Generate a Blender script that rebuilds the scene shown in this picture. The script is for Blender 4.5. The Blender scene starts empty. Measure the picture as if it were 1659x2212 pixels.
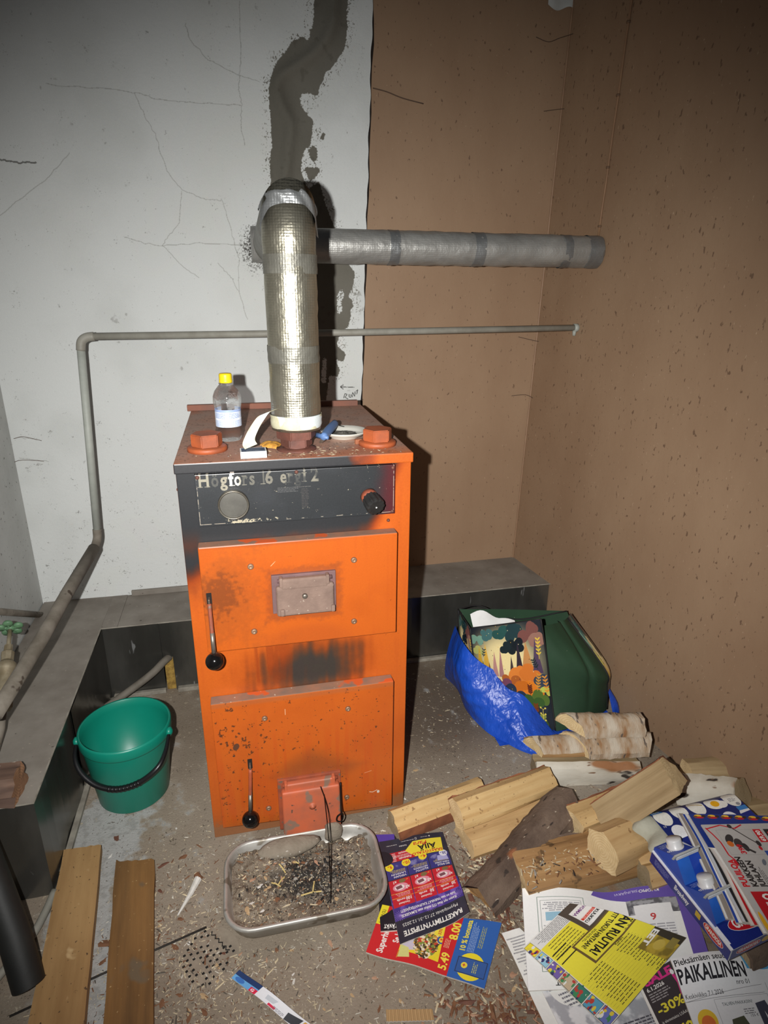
import bpy, bmesh, math, random
import numpy as np
from mathutils import Vector, Matrix, Quaternion
PI = math.pi
scene = bpy.context.scene
COL = scene.collection

# ---------------------------------------------------------------- camera, light, exposure
CAM = Vector((-0.1107, -1.2944, 1.3327))
RIGHT = Vector((0.97482, -0.22285, 0.00789)); UP = Vector((0.06769, 0.32943, 0.94175)); FWD = Vector((0.21247, 0.91750, -0.33622))
cd = bpy.data.cameras.new('camera'); cam = bpy.data.objects.new('camera', cd); COL.objects.link(cam)
m = Matrix((RIGHT, UP, -FWD)).transposed().to_4x4(); m.translation = CAM
cam.matrix_world = m
cd.sensor_fit = 'VERTICAL'; cd.sensor_height = 36.0; cd.lens = 1349.0 / 2212.0 * 36.0
cd.clip_start = 0.02
scene.camera = cam

world = bpy.data.worlds.new('world'); scene.world = world; world.use_nodes = True
world.node_tree.nodes['Background'].inputs[0].default_value = (0.80, 0.88, 1.0, 1)
world.node_tree.nodes['Background'].inputs[1].default_value = 0.035

# the hand-held camera's flash, a little left of the lens: the room's only lamp
fl = bpy.data.lights.new('flash', 'SPOT'); fo = bpy.data.objects.new('flash', fl); COL.objects.link(fo)
fo.location = CAM - RIGHT * 0.095 + UP * 0.012
aim = (FWD + RIGHT * 0.01 - UP * 0.05).normalized()
fo.rotation_euler = aim.to_track_quat('-Z', 'Y').to_euler()
fl.energy = 190.0; fl.spot_size = math.radians(101); fl.spot_blend = 1.0; fl.shadow_soft_size = 0.009
fl.color = (1.0, 0.985, 0.96)

scene.view_settings.view_transform = 'Standard'; scene.view_settings.look = 'None'
scene.view_settings.exposure = 0.0; scene.view_settings.gamma = 1.0
scene.view_settings.use_curve_mapping = False

# ---------------------------------------------------------------- helpers: noise and canvases
def fbm(h, w, cells, octv=4, seed=0, ar=1.0, gain=0.5):
    rng = np.random.default_rng(seed); out = np.zeros((h, w)); amp = 1.0; tot = 0
    for o in range(octv):
        cx = max(1.0, cells * 2 ** o); cy = max(1.0, cells * ar * h / w * 2 ** o)
        if cx > w * 1.0 or cy > h * 1.0:
            g = rng.random((h, w))
        else:
            g0 = rng.random((int(cy) + 3, int(cx) + 3))
            yy = np.linspace(0, cy, h); xx = np.linspace(0, cx, w)
            iy = yy.astype(int); ix = xx.astype(int); fy = (yy - iy)[:, None]; fx = (xx - ix)[None, :]
            fy = fy * fy * (3 - 2 * fy); fx = fx * fx * (3 - 2 * fx)
            a = g0[iy][:, ix]; b = g0[iy][:, ix + 1]; c = g0[iy + 1][:, ix]; d = g0[iy + 1][:, ix + 1]
            g = (a * (1 - fx) + b * fx) * (1 - fy) + (c * (1 - fx) + d * fx) * fy
        out += amp * g; tot += amp; amp *= gain
    out /= tot; return np.clip((out - out.mean()) / (out.std() + 1e-9) * .1 + .5, 0, 1)
def sst(a, b, x):
    t = np.clip((x - a) / (b - a + 1e-12), 0, 1); return t * t * (3 - 2 * t)

_tc = {}
def text_tris(s, bold=0.0):
    k = (s, bold)
    if k in _tc: return _tc[k]
    cu = bpy.data.curves.new('print', 'FONT'); cu.body = s; cu.size = 1.0; cu.offset = bold; cu.resolution_u = 2
    ob = bpy.data.objects.new('print', cu); me = bpy.data.meshes.new_from_object(ob)
    me.calc_loop_triangles()
    v = np.array([x.co[:2] for x in me.vertices]).reshape(-1, 2)
    t = np.array([x.vertices[:] for x in me.loop_triangles], dtype=int).reshape(-1, 3)
    bpy.data.objects.remove(ob); bpy.data.curves.remove(cu); bpy.data.meshes.remove(me)
    _tc[k] = (v, t); return v, t

class Canvas:
    """A flat print or a worn paint surface, drawn in sRGB; x to the right, y down, in pixels."""
    def __init__(s, w, h, bg):
        s.w, s.h = w, h; s.a = np.empty((h, w, 3)); s.a[:] = np.array(bg) / 255.0
        s.YY, s.XX = np.mgrid[0:h, 0:w].astype(float)
    def mix(s, mask, col, al=1.0):
        mk = (np.clip(mask, 0, 1) * al)[..., None]; s.a = s.a * (1 - mk) + np.array(col) / 255.0 * mk
    def mul(s, f): s.a = s.a * (f[..., None] if f.ndim == 2 else f)
    def _box(s, pts):
        p = np.asarray(pts, float)
        x0 = max(0, int(p[:, 0].min())); x1 = min(s.w, int(p[:, 0].max()) + 2)
        y0 = max(0, int(p[:, 1].min())); y1 = min(s.h, int(p[:, 1].max()) + 2)
        return p, x0, x1, y0, y1
    def poly(s, pts, col, al=1.0):
        p, x0, x1, y0, y1 = s._box(pts)
        if x1 <= x0 or y1 <= y0: return
        X = s.XX[y0:y1, x0:x1] + .5; Y = s.YY[y0:y1, x0:x1] + .5; ins = np.zeros(X.shape, bool)
        for i in range(len(p)):
            xa, ya = p[i]; xb, yb = p[(i + 1) % len(p)]
            if ya == yb: continue
            c = ((ya > Y) != (yb > Y)) & (X < (xb - xa) * (Y - ya) / (yb - ya) + xa); ins ^= c
        s.a[y0:y1, x0:x1][ins] = s.a[y0:y1, x0:x1][ins] * (1 - al) + np.array(col) / 255.0 * al
    def rect(s, x0, y0, x1, y1, col, al=1.0): s.poly([(x0, y0), (x1, y0), (x1, y1), (x0, y1)], col, al)
    def frame(s, x0, y0, x1, y1, t, col):
        s.rect(x0, y0, x1, y0 + t, col); s.rect(x0, y1 - t, x1, y1, col); s.rect(x0, y0, x0 + t, y1, col); s.rect(x1 - t, y0, x1, y1, col)
    def ell(s, cx, cy, rx, ry, col, rot=0.0, al=1.0, n=28, egg=0.0):
        pts = []
        for i in range(n):
            t = 2 * PI * i / n; x = rx * math.cos(t); y = ry * math.sin(t); x *= 1 - egg * math.sin(t) * .5
            pts.append((cx + x * math.cos(rot) - y * math.sin(rot), cy + x * math.sin(rot) + y * math.cos(rot)))
        s.poly(pts, col, al)
    def line(s, pts, t, col, al=1.0):
        for (xa, ya), (xb, yb) in zip(pts, pts[1:]):
            d = math.hypot(xb - xa, yb - ya) or 1; nx, ny = -(yb - ya) / d * t / 2, (xb - xa) / d * t / 2
            s.poly([(xa + nx, ya + ny), (xb + nx, yb + ny), (xb - nx, yb - ny), (xa - nx, ya - ny)], col, al)
    def text(s, t, x, y, size, col, ang=0.0, bold=0.0, shear=0.0, fit=None, al=1.0):
        """baseline starts at (x, y); ang in degrees counter-clockwise; fit = width in pixels."""
        v, tr = text_tris(t, bold)
        if len(v) == 0: return
        q = v.copy(); q[:, 0] += shear * q[:, 1]
        sx = size if fit is None else fit / max(1e-6, q[:, 0].max() - min(0, q[:, 0].min()))
        q[:, 0] *= sx; q[:, 1] *= size
        a = math.radians(ang); c, sn = math.cos(a), math.sin(a)
        P = np.stack([x + q[:, 0] * c - q[:, 1] * sn, y - q[:, 0] * sn - q[:, 1] * c], 1)
        colr = np.array(col) / 255.0
        for i, j, k in tr:
            p0, p1, p2 = P[i], P[j], P[k]
            x0 = max(0, int(min(p0[0], p1[0], p2[0]))); x1 = min(s.w, int(max(p0[0], p1[0], p2[0])) + 2)
            y0 = max(0, int(min(p0[1], p1[1], p2[1]))); y1 = min(s.h, int(max(p0[1], p1[1], p2[1])) + 2)
            if x1 <= x0 or y1 <= y0: continue
            X = np.arange(x0, x1)[None, :] + .5; Y = np.arange(y0, y1)[:, None] + .5
            e0 = (p1[0] - p0[0]) * (Y - p0[1]) - (p1[1] - p0[1]) * (X - p0[0])
            e1 = (p2[0] - p1[0]) * (Y - p1[1]) - (p2[1] - p1[1]) * (X - p1[0])
            e2 = (p0[0] - p2[0]) * (Y - p2[1]) - (p0[1] - p2[1]) * (X - p2[0])
            mk = ((e0 >= -.01) & (e1 >= -.01) & (e2 >= -.01)) | ((e0 <= .01) & (e1 <= .01) & (e2 <= .01))
            sub = s.a[y0:y1, x0:x1]; sub[mk] = sub[mk] * (1 - al) + colr * al
    def greek(s, x0, y0, x1, y1, lh, col, seed=0, fill=.45, ang=0.0, al=.8):
        """lines of print too small to read"""
        r = random.Random(seed); a = math.radians(ang); c, sn = math.cos(a), math.sin(a)
        y = y0
        while y < y1:
            x = x0; end = x1 - r.random() * .25 * (x1 - x0)
            while x < end:
                wl = lh * r.uniform(.8, 2.6); X0, X1 = x, min(end, x + wl)
                pts = [(X0, y), (X1, y), (X1, y + lh * fill), (X0, y + lh * fill)]
                s.poly([(x0 + (px - x0) * c + (py - y0) * sn, y0 - (px - x0) * sn + (py - y0) * c) for px, py in pts], col, al)
                x += wl + lh * .35
            y += lh
    def image(s, name):
        im = bpy.data.images.new(name, s.w, s.h); px = np.ones((s.h, s.w, 4), np.float32)
        px[..., :3] = np.clip(s.a, 0, 1)[::-1]; im.pixels.foreach_set(px.ravel()); im.update(); im.pack(); return im

# ---------------------------------------------------------------- helpers: materials
def lin(c): return tuple(((x / 255.0) / 12.92 if x / 255.0 <= .04045 else ((x / 255.0 + .055) / 1.055) ** 2.4) for x in c)
def base_mat(name):
    m = bpy.data.materials.new(name); m.use_nodes = True; nt = m.node_tree; b = nt.nodes['Principled BSDF']; return m, nt, b
def noise(nt, scale, detail=4, rough=.55, stretch=None, coord='Object'):
    tc = nt.nodes.new('ShaderNodeTexCoord'); n = nt.nodes.new('ShaderNodeTexNoise')
    n.inputs['Scale'].default_value = scale; n.inputs['Detail'].default_value = detail; n.inputs['Roughness'].default_value = rough
    if stretch:
        mp = nt.nodes.new('ShaderNodeMapping'); mp.inputs['Scale'].default_value = stretch
        nt.links.new(tc.outputs[coord], mp.inputs['Vector']); nt.links.new(mp.outputs[0], n.inputs['Vector'])
    else: nt.links.new(tc.outputs[coord], n.inputs['Vector'])
    return n
def ramp(nt, src, stops):
    r = nt.nodes.new('ShaderNodeValToRGB'); el = r.color_ramp.elements
    while len(el) < len(stops): el.new(.5)
    for e, (p, c) in zip(el, stops): e.position = p; e.color = (*c, 1) if len(c) == 3 else c
    nt.links.new(src, r.inputs[0]); return r
def mixc(nt, fac, a, b, mode='MIX'):
    n = nt.nodes.new('ShaderNodeMix'); n.data_type = 'RGBA'; n.blend_type = mode
    for sock, v in ((n.inputs[0], fac), (n.inputs[6], a), (n.inputs[7], b)):
        if hasattr(v, 'links'): nt.links.new(v, sock)
        elif isinstance(v, (int, float)): sock.default_value = v
        else: sock.default_value = (*v, 1)
    return n.outputs[2]
def bump(nt, b, src, strength, dist=.002, prev=None):
    n = nt.nodes.new('ShaderNodeBump'); n.inputs['Strength'].default_value = strength; n.inputs['Distance'].default_value = dist
    nt.links.new(src, n.inputs['Height'])
    if prev is not None: nt.links.new(prev, n.inputs['Normal'])
    nt.links.new(n.outputs[0], b.inputs['Normal']); return n.outputs[0]
_mc = {}
def M(name, col, col2=None, rough=.6, metal=0.0, scale=12.0, lo=.35, hi=.65, bmp=.15, bscale=60.0, stretch=None, dist=.002, spec=.5, speck=None):
    """plain procedural material: two tones mixed by noise, optional specks (colour, scale, threshold), fine relief"""
    if name in _mc: return _mc[name]
    m, nt, b = base_mat(name); c1 = lin(col); c2 = lin(col2 or tuple(x * .86 for x in col))
    n = noise(nt, scale, 5, .6, stretch); r = ramp(nt, n.outputs[0], [(lo, c1), (hi, c2)]); out = r.outputs[0]
    if speck:
        for i, (sc, ss, th) in enumerate(speck):
            n2 = noise(nt, ss, 2, .5, stretch); r2 = ramp(nt, n2.outputs[0], [(th, (0, 0, 0)), (min(1, th + .04), (1, 1, 1))])
            out = mixc(nt, r2.outputs[0], out, lin(sc))
    nt.links.new(out, b.inputs['Base Color'])
    b.inputs['Roughness'].default_value = rough; b.inputs['Metallic'].default_value = metal; b.inputs['Specular IOR Level'].default_value = spec
    if bmp: bump(nt, b, noise(nt, bscale, 4, .6, stretch).outputs[0], bmp, dist)
    _mc[name] = m; return m
def MI(name, canvas, rough=.5, metal=0.0, bmp=.1, bscale=120.0, var=.12, vscale=300.0, dist=.001, spec=.5, stretch=None):
    """a surface whose print or wear comes from a canvas, through its UV map, with fine grain on top"""
    m, nt, b = base_mat(name); t = nt.nodes.new('ShaderNodeTexImage'); t.image = canvas.image(name)
    n = noise(nt, vscale, 3, .6, stretch); r = ramp(nt, n.outputs[0], [(.3, (1 - var,) * 3), (.7, (1 + var * .6,) * 3)])
    nt.links.new(mixc(nt, 1.0, t.outputs[0], r.outputs[0], 'MULTIPLY'), b.inputs['Base Color'])
    b.inputs['Roughness'].default_value = rough; b.inputs['Metallic'].default_value = metal; b.inputs['Specular IOR Level'].default_value = spec
    if bmp: bump(nt, b, noise(nt, bscale, 4, .6, stretch).outputs[0], bmp, dist)
    return m

# ---------------------------------------------------------------- helpers: objects
def wloc(o):
    v = Vector((0, 0, 0))
    while o is not None: v += o.location; o = o.parent
    return v
def tag(o, label=None, cat=None, group=None, kind=None):
    for k, v in (('label', label), ('category', cat), ('group', group), ('kind', kind)):
        if v: o[k] = v
    return o
def thing(name, label, cat, loc, group=None):
    o = bpy.data.objects.new(name, None); COL.objects.link(o); o.location = loc; o.empty_display_size = .05
    return tag(o, label, cat, group)
def part(name, bm, mat, parent=None, smooth=False, origin=None):
    """links a bmesh whose vertices are in room coordinates as one object; its origin is its base centre"""
    me = bpy.data.meshes.new(name); bm.normal_update()
    if parent is not None and origin is None: origin = wloc(parent)
    if origin is None:
        xs = [v.co for v in bm.verts]; mn = [min(v[i] for v in xs) for i in range(3)]; mx = [max(v[i] for v in xs) for i in range(3)]
        origin = Vector(((mn[0] + mx[0]) / 2, (mn[1] + mx[1]) / 2, mn[2]))
    origin = Vector(origin)
    bmesh.ops.translate(bm, verts=bm.verts, vec=-origin)
    bm.to_mesh(me); bm.free()
    for mt in (mat if isinstance(mat, (list, tuple)) else [mat]): me.materials.append(mt)
    if smooth: me.polygons.foreach_set('use_smooth', [True] * len(me.polygons))
    o = bpy.data.objects.new(name, me); COL.objects.link(o)
    if parent is not None: o.parent = parent; o.location = origin - wloc(parent)
    else: o.location = origin
    return o
def smooth_angle(o, deg=35):
    me = o.data; me.polygons.foreach_set('use_smooth', [True] * len(me.polygons)); me.set_sharp_from_angle(angle=math.radians(deg)); return o
def box(x0, y0, z0, x1, y1, z1, bev=0.0, seg=2, bm=None):
    b = bmesh.new(); r = bmesh.ops.create_cube(b, size=1.0)
    for v in b.verts: v.co = Vector((x0 + (v.co.x + .5) * (x1 - x0), y0 + (v.co.y + .5) * (y1 - y0), z0 + (v.co.z + .5) * (z1 - z0)))
    if bev: bmesh.ops.bevel(b, geom=b.edges[:], offset=bev, segments=seg, affect='EDGES', profile=.6)
    return b if bm is None else join(bm, b)
def join(a, b):
    me = bpy.data.meshes.new('tmp'); b.to_mesh(me); b.free(); a.from_mesh(me); bpy.data.meshes.remove(me); return a
def xf(bm, mat): bmesh.ops.transform(bm, matrix=mat, verts=bm.verts); return bm
def frame(d, up=Vector((0, 0, 1))):
    d = Vector(d).normalized(); x = up.cross(d)
    if x.length < 1e-4: x = Vector((1, 0, 0)).cross(d)
    x.normalize(); return x, d.cross(x).normalized(), d
def loft(rings, cap=True, closed=True, bm=None):
    """rings: equal-length lists of points, skinned one to the next"""
    b = bm or bmesh.new(); R = [[b.verts.new(p) for p in ring] for ring in rings]; n = len(R[0])
    for A, B in zip(R, R[1:]):
        for i in range(n if closed else n - 1):
            j = (i + 1) % n
            try: b.faces.new((A[i], A[j], B[j], B[i]))
            except ValueError: pass
    if cap and closed:
        try: b.faces.new(R[0][::-1]); b.faces.new(R[-1])
        except ValueError: pass
    return b
def tube(path, rad, n=14, cap=True, bm=None, up=Vector((0, 0, 1))):
    P = [Vector(p) for p in path]; k = len(P); rr = rad if isinstance(rad, (list, tuple)) else [rad] * k
    rings = []; px = None
    for i in range(k):
        d = (P[min(k - 1, i + 1)] - P[max(0, i - 1)]).normalized()
        if px is None: x, y, _ = frame(d, up)
        else:
            x = px - d * px.dot(d)
            if x.length < 1e-5: x, y, _ = frame(d, up)
            x.normalize(); y = d.cross(x)
        px = x
        s = 1.0
        if 0 < i < k - 1:
            a = (P[i] - P[i - 1]).normalized().dot(d); s = 1 / max(.6, a)
        rings.append([P[i] + x * rr[i] * math.cos(2 * PI * j / n) + y * rr[i] * math.sin(2 * PI * j / n) for j in range(n)])
    return loft(rings, cap, True, bm)
def bez(pts, n=8):
    """Catmull-Rom through points"""
    P = [Vector(p) for p in pts]; P = [P[0] * 2 - P[1]] + P + [P[-1] * 2 - P[-2]]; out = []
    for i in range(1, len(P) - 2):
        for j in range(n):
            t = j / n; a, b, c, d = P[i - 1], P[i], P[i + 1], P[i + 2]
            out.append(.5 * ((2 * b) + (c - a) * t + (2 * a - 5 * b + 4 * c - d) * t * t + (3 * b - a - 3 * c + d) * t ** 3))
    out.append(P[-2]); return out
def lathe(prof, c, n=32, ax=None, cap=True, bm=None, ell=(1, 1)):
    """prof: (radius, height) pairs about an upright axis through c"""
    c = Vector(c); X, Y, D = frame(ax) if ax is not None else (Vector((1, 0, 0)), Vector((0, 1, 0)), Vector((0, 0, 1)))
    rings = [[c + D * h + X * max(r, 1e-5) * ell[0] * math.cos(2 * PI * j / n) + Y * max(r, 1e-5) * ell[1] * math.sin(2 * PI * j / n) for j in range(n)] for r, h in prof]
    return loft(rings, cap, True, bm)
def grid(fn, nu, nv, bm=None, uvs=True, flip=False):
    """open sheet: fn(u, v) -> point, u and v from 0 to 1; UV = (u, v)"""
    b = bm or bmesh.new(); L = b.loops.layers.uv.verify()
    V = [[b.verts.new(fn(i / nu, j / nv)) for i in range(nu + 1)] for j in range(nv + 1)]
    for j in range(nv):
        for i in range(nu):
            q = [(i, j), (i + 1, j), (i + 1, j + 1), (i, j + 1)]
            if flip: q = q[::-1]
            f = b.faces.new([V[y][x] for x, y in q])
            for lp, (x, y) in zip(f.loops, q): lp[L].uv = (x / nu, y / nv)
    return b
def uvbox(bm, x0, x1, z0, z1, ax=(0, 2)):
    L = bm.loops.layers.uv.verify()
    for f in bm.faces:
        for lp in f.loops:
            lp[L].uv = ((lp.vert.co[ax[0]] - x0) / (x1 - x0), (lp.vert.co[ax[1]] - z0) / (z1 - z0))
    return bm
def hexa(c, r, z0, z1, rot=0.0, bev=.002):
    b = loft([[Vector((c[0] + r * math.cos(rot + PI / 3 * j), c[1] + r * math.sin(rot + PI / 3 * j), z)) for j in range(6)] for z in (z0, z1)])
    bmesh.ops.bevel(b, geom=b.edges[:], offset=bev, segments=2, affect='EDGES'); return b
rnd = random.Random(7)

def blur(a, r):
    for ax in (0, 1):
        p = np.pad(a, [(r + 1, r) if i == ax else (0, 0) for i in (0, 1)], mode='edge'); c = np.cumsum(p, ax)
        n = a.shape[ax]; a = (np.take(c, range(2 * r + 1, 2 * r + 1 + n), ax) - np.take(c, range(0, n), ax)) / (2 * r + 1)
    return a
def polymask(c, polys):
    t = Canvas.__new__(Canvas); t.w, t.h, t.XX, t.YY = c.w, c.h, c.XX, c.YY; t.a = np.zeros((c.h, c.w, 3))
    for p, v in polys: t.poly(p, (255 * v,) * 3)
    return t.a[..., 0]

# ================================================================ THE SETTING
# ---- white plastered wall, with the grey mortar channel over a buried pipe
WX0, WX1, WZ1, WS = -0.90, 0.40, 2.40, 700.0
wc = Canvas(int((WX1 - WX0) * WS), int(WZ1 * WS), (209, 212, 210))
def wp(P): return ((P[0] - WX0) * WS, (WZ1 - P[2]) * WS)
n1 = fbm(wc.h, wc.w, 6, 5, 1); n2 = fbm(wc.h, wc.w, 60, 3, 2); n3 = fbm(wc.h, wc.w, 420, 2, 3); n4 = fbm(wc.h, wc.w, 3, 3, 4)
wc.mix(sst(.45, .75, n1), (195, 198, 195), .6); wc.mix(sst(.5, .8, n4), (202, 203, 196), .5)
low = sst(1.3, .3, WZ1 - wc.YY / WS) * sst(.1, -.8, wc.XX / WS + WX0)
wc.mix(sst(.66, .74, n3 * .6 + n2 * .4 + low * .05), (120, 120, 116), .7)
wc.mix(sst(.69, .74, n2 * .7 + n1 * .3), (150, 150, 146), .6)
cracks = [[(-0.732, 0.917, 1.672), (-0.685, 0.917, 1.666), (-0.638, 0.917, 1.670)], [(-0.759, 0.917, 1.527), (-0.625, 0.917, 1.623), (-0.545, 0.917, 1.698)],
 [(-0.580, 0.917, 1.866), (-0.361, 0.917, 1.863), (-0.280, 0.917, 1.848), (-0.196, 0.917, 1.845), (-0.049, 0.917, 1.847)], [(-0.035, 0.917, 2.107), (-0.041, 0.917, 1.962), (-0.053, 0.917, 1.891), (-0.046, 0.917, 1.850), (-0.053, 0.917, 1.796), (-0.045, 0.917, 1.741)],
 [(-0.190, 0.917, 2.040), (-0.181, 0.917, 2.002), (-0.134, 0.917, 1.955), (-0.044, 0.917, 1.922), (0.009, 0.917, 1.912)], [(-0.348, 0.917, 1.861), (-0.329, 0.917, 1.810), (-0.302, 0.917, 1.758), (-0.280, 0.917, 1.662), (-0.240, 0.917, 1.613), (-0.178, 0.917, 1.590), (-0.126, 0.917, 1.588)],
 [(-0.241, 0.917, 1.611), (-0.256, 0.917, 1.523), (-0.299, 0.917, 1.476), (-0.315, 0.917, 1.453)], [(-0.421, 0.917, 1.477), (-0.369, 0.917, 1.461), (-0.315, 0.917, 1.454), (-0.203, 0.917, 1.464), (-0.039, 0.917, 1.461)],
 [(-0.315, 0.917, 1.455), (-0.252, 0.917, 1.389), (-0.212, 0.917, 1.362)], [(-0.125, 0.917, 1.592), (-0.101, 0.917, 1.500), (-0.084, 0.917, 1.419), (-0.092, 0.917, 1.321), (-0.068, 0.917, 1.234)], [(-0.151, 0.917, 1.407), (-0.111, 0.917, 1.363), (-0.093, 0.917, 1.324)],
 [(-0.823, 0.917, 0.868), (-0.769, 0.917, 0.858)], [(-0.834, 0.917, 0.799), (-0.746, 0.917, 0.783)]]
cr = random.Random(3)
for k, c in enumerate(cracks):
    P = [wp(p) for p in c]; Q = []
    for a, b in zip(P, P[1:]):
        for t in range(8): Q.append((a[0] + (b[0] - a[0]) * t / 8 + cr.uniform(-1.6, 1.6), a[1] + (b[1] - a[1]) * t / 8 + cr.uniform(-1.6, 1.6)))
    Q.append(P[-1]); wc.line(Q, 1.4 if k else 3.0, (140, 140, 135) if k else (90, 90, 86), .5 if k else .75)
patch = [(0.206, 0.917, 2.443), (0.182, 0.917, 2.148), (0.176, 0.917, 2.095), (0.174, 0.917, 2.070), (0.164, 0.917, 2.044), (0.159, 0.917, 2.024), (0.141, 0.917, 2.036), (0.130, 0.917, 2.026), (0.109, 0.917, 2.020), (0.096, 0.917, 2.000), (0.081, 0.917, 1.983), (0.059, 0.917, 1.959), (0.046, 0.917, 1.933), (0.036, 0.917, 1.898), (0.035, 0.917, 1.860), (0.037, 0.917, 1.825), (0.037, 0.917, 1.764), (0.039, 0.917, 1.745), (0.031, 0.917, 1.716), (0.029, 0.917, 1.662), (0.026, 0.917, 1.610),
 (0.148, 0.917, 1.615), (0.124, 0.917, 1.680), (0.128, 0.917, 1.709), (0.138, 0.917, 1.737), (0.157, 0.917, 1.755), (0.164, 0.917, 1.793), (0.169, 0.917, 1.821), (0.150, 0.917, 1.835), (0.136, 0.917, 1.851), (0.128, 0.917, 1.871), (0.133, 0.917, 1.887), (0.161, 0.917, 1.891), (0.184, 0.917, 1.885), (0.189, 0.917, 1.908), (0.199, 0.917, 1.925), (0.208, 0.917, 1.949), (0.224, 0.917, 1.957), (0.245, 0.917, 1.983), (0.269, 0.917, 2.015), (0.275, 0.917, 2.048), (0.276, 0.917, 2.086), (0.280, 0.917, 2.157), (0.297, 0.917, 2.454)]
strip = [(0.050, 0.917, 1.637), (0.181, 0.917, 1.629), (0.217, 0.917, 1.550), (0.261, 0.917, 1.425), (0.296, 0.917, 1.382), (0.286, 0.917, 1.338), (0.264, 0.917, 1.294), (0.282, 0.917, 1.249), (0.269, 0.917, 1.211), (0.241, 0.917, 1.188), (0.228, 0.917, 1.149), (0.261, 0.917, 1.118), (0.251, 0.917, 1.091), (0.219, 0.917, 1.103), (0.239, 0.917, 1.063), (0.231, 0.917, 1.039), (0.201, 0.917, 1.047), (0.178, 0.917, 0.901), (0.079, 0.917, 0.904)]
bits = [[(0.193, 0.917, 1.791), (0.204, 0.917, 1.789), (0.199, 0.917, 1.766), (0.188, 0.917, 1.768)], [(0.152, 0.917, 1.745), (0.176, 0.917, 1.751), (0.178, 0.917, 1.720), (0.166, 0.917, 1.704), (0.152, 0.917, 1.722)], [(0.133, 0.917, 1.692), (0.189, 0.917, 1.692), (0.173, 0.917, 1.666), (0.149, 0.917, 1.652)], [(0.152, 0.917, 1.635), (0.182, 0.917, 1.653), (0.195, 0.917, 1.603), (0.165, 0.917, 1.589)], [(0.259, 0.917, 1.309), (0.283, 0.917, 1.301), (0.289, 0.917, 1.271), (0.266, 0.917, 1.261)]]
islands = [[(0.231, 0.917, 1.308), (0.248, 0.917, 1.338), (0.258, 0.917, 1.309), (0.245, 0.917, 1.294), (0.250, 0.917, 1.261), (0.231, 0.917, 1.249)], [(0.180, 0.917, 1.111), (0.191, 0.917, 1.103), (0.188, 0.917, 1.015), (0.171, 0.917, 1.024)], [(0.119, 0.917, 2.014), (0.139, 0.917, 2.019), (0.136, 0.917, 2.012)], [(0.214, 0.917, 2.098), (0.218, 0.917, 2.085), (0.214, 0.917, 2.061)]]
pm = polymask(wc, [([wp(p) for p in q], 1) for q in [patch, strip] + bits] + [([wp(p) for p in q], 0) for q in islands])
rag = blur(pm, 4) + (n3 - .5) * .75 + (n2 - .5) * .35
mask = sst(.47, .53, rag)
halo = blur(pm, 26); speck = sst(.63, .68, n3 * .75 + n2 * .25 + halo * .12) * sst(.02, .25, halo)
wc.mix(speck, (104, 101, 92), .9)
wc.mix(mask, (100, 97, 88)); wc.mix(mask * sst(.4, .7, n1), (112, 109, 100), .8); wc.mix(mask * sst(.6, .75, n2), (88, 85, 76), .5)
RIDGE = [(0.252, 0.917, 2.449), (0.239, 0.917, 2.165), (0.230, 0.917, 2.070), (0.191, 0.917, 2.008), (0.128, 0.917, 1.962), (0.075, 0.917, 1.929), (0.059, 0.917, 1.899), (0.070, 0.917, 1.854), (0.096, 0.917, 1.804), (0.086, 0.917, 1.735), (0.072, 0.917, 1.638)]
# pencil arrow and scribble beside the flue
for L in ([(0.238, 0.917, 1.005), (0.290, 0.917, 1.002)], [(0.238, 0.917, 1.005), (0.250, 0.917, 1.012)], [(0.238, 0.917, 1.005), (0.250, 0.917, 0.996)], [(0.250, 0.917, 0.965), (0.255, 0.917, 0.981), (0.263, 0.917, 0.978), (0.255, 0.917, 0.968), (0.266, 0.917, 0.961)], [(0.270, 0.917, 0.978), (0.270, 0.917, 0.968), (0.276, 0.917, 0.966), (0.278, 0.917, 0.979)], [(0.281, 0.917, 0.967), (0.283, 0.917, 0.984), (0.290, 0.917, 0.970), (0.292, 0.917, 0.987)], [(0.295, 0.917, 0.988), (0.302, 0.917, 0.993), (0.297, 0.917, 0.977)]):
    wc.line([wp(p) for p in L], 1.7, (60, 60, 58), .85)
# soot where the flue enters
ex, ez = wp((-0.023, 0.917, 1.455)); d = np.hypot(wc.XX - ex, (wc.YY - ez) * .8); wc.mix(sst(34, 5, d + (n3 - .5) * 120), (50, 48, 45), .85)
WHITE = MI('white_plaster', wc, rough=.85, bmp=.35, bscale=90, var=.05, vscale=420, dist=.003, spec=.2)
rp = [Vector((p[0], p[2])) for p in RIDGE]; rp = [Vector((q.x, q.y)) for q in bez([(p.x, p.y, 0) for p in rp], 6)]
def ridge_h(x, z):
    best = 9
    for a, b in zip(rp, rp[1:]):
        ab = b - a; t = max(0, min(1, (Vector((x, z)) - a).dot(ab) / ab.length_squared)); dd = ((a + ab * t) - Vector((x, z))).length
        if dd < best: best = dd
    return .017 * math.exp(-(best / .017) ** 2) if best < .06 else 0
def edge_x(z): return .3135 + (z - .93) * .0335 + .0016 * math.sin(z * 31) + .0012 * math.sin(z * 83 + 1)
bm = bmesh.new(); L = bm.loops.layers.uv.verify(); NU, NV = 122, 230; rows = []
for j in range(NV + 1):
    z = WZ1 * j / NV; r = []
    for i in range(NU + 1):
        x = -.86 + (edge_x(z) + .86) * i / NU
        r.append(bm.verts.new((x, .917 - (ridge_h(x, z) if z > 1.45 else 0), z)))
    r.append(bm.verts.new((r[-1].co.x + .001, .949, z))); rows.append(r)
for j in range(NV):
    for i in range(NU + 1): bm.faces.new((rows[j][i], rows[j][i + 1], rows[j + 1][i + 1], rows[j + 1][i]))
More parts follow.
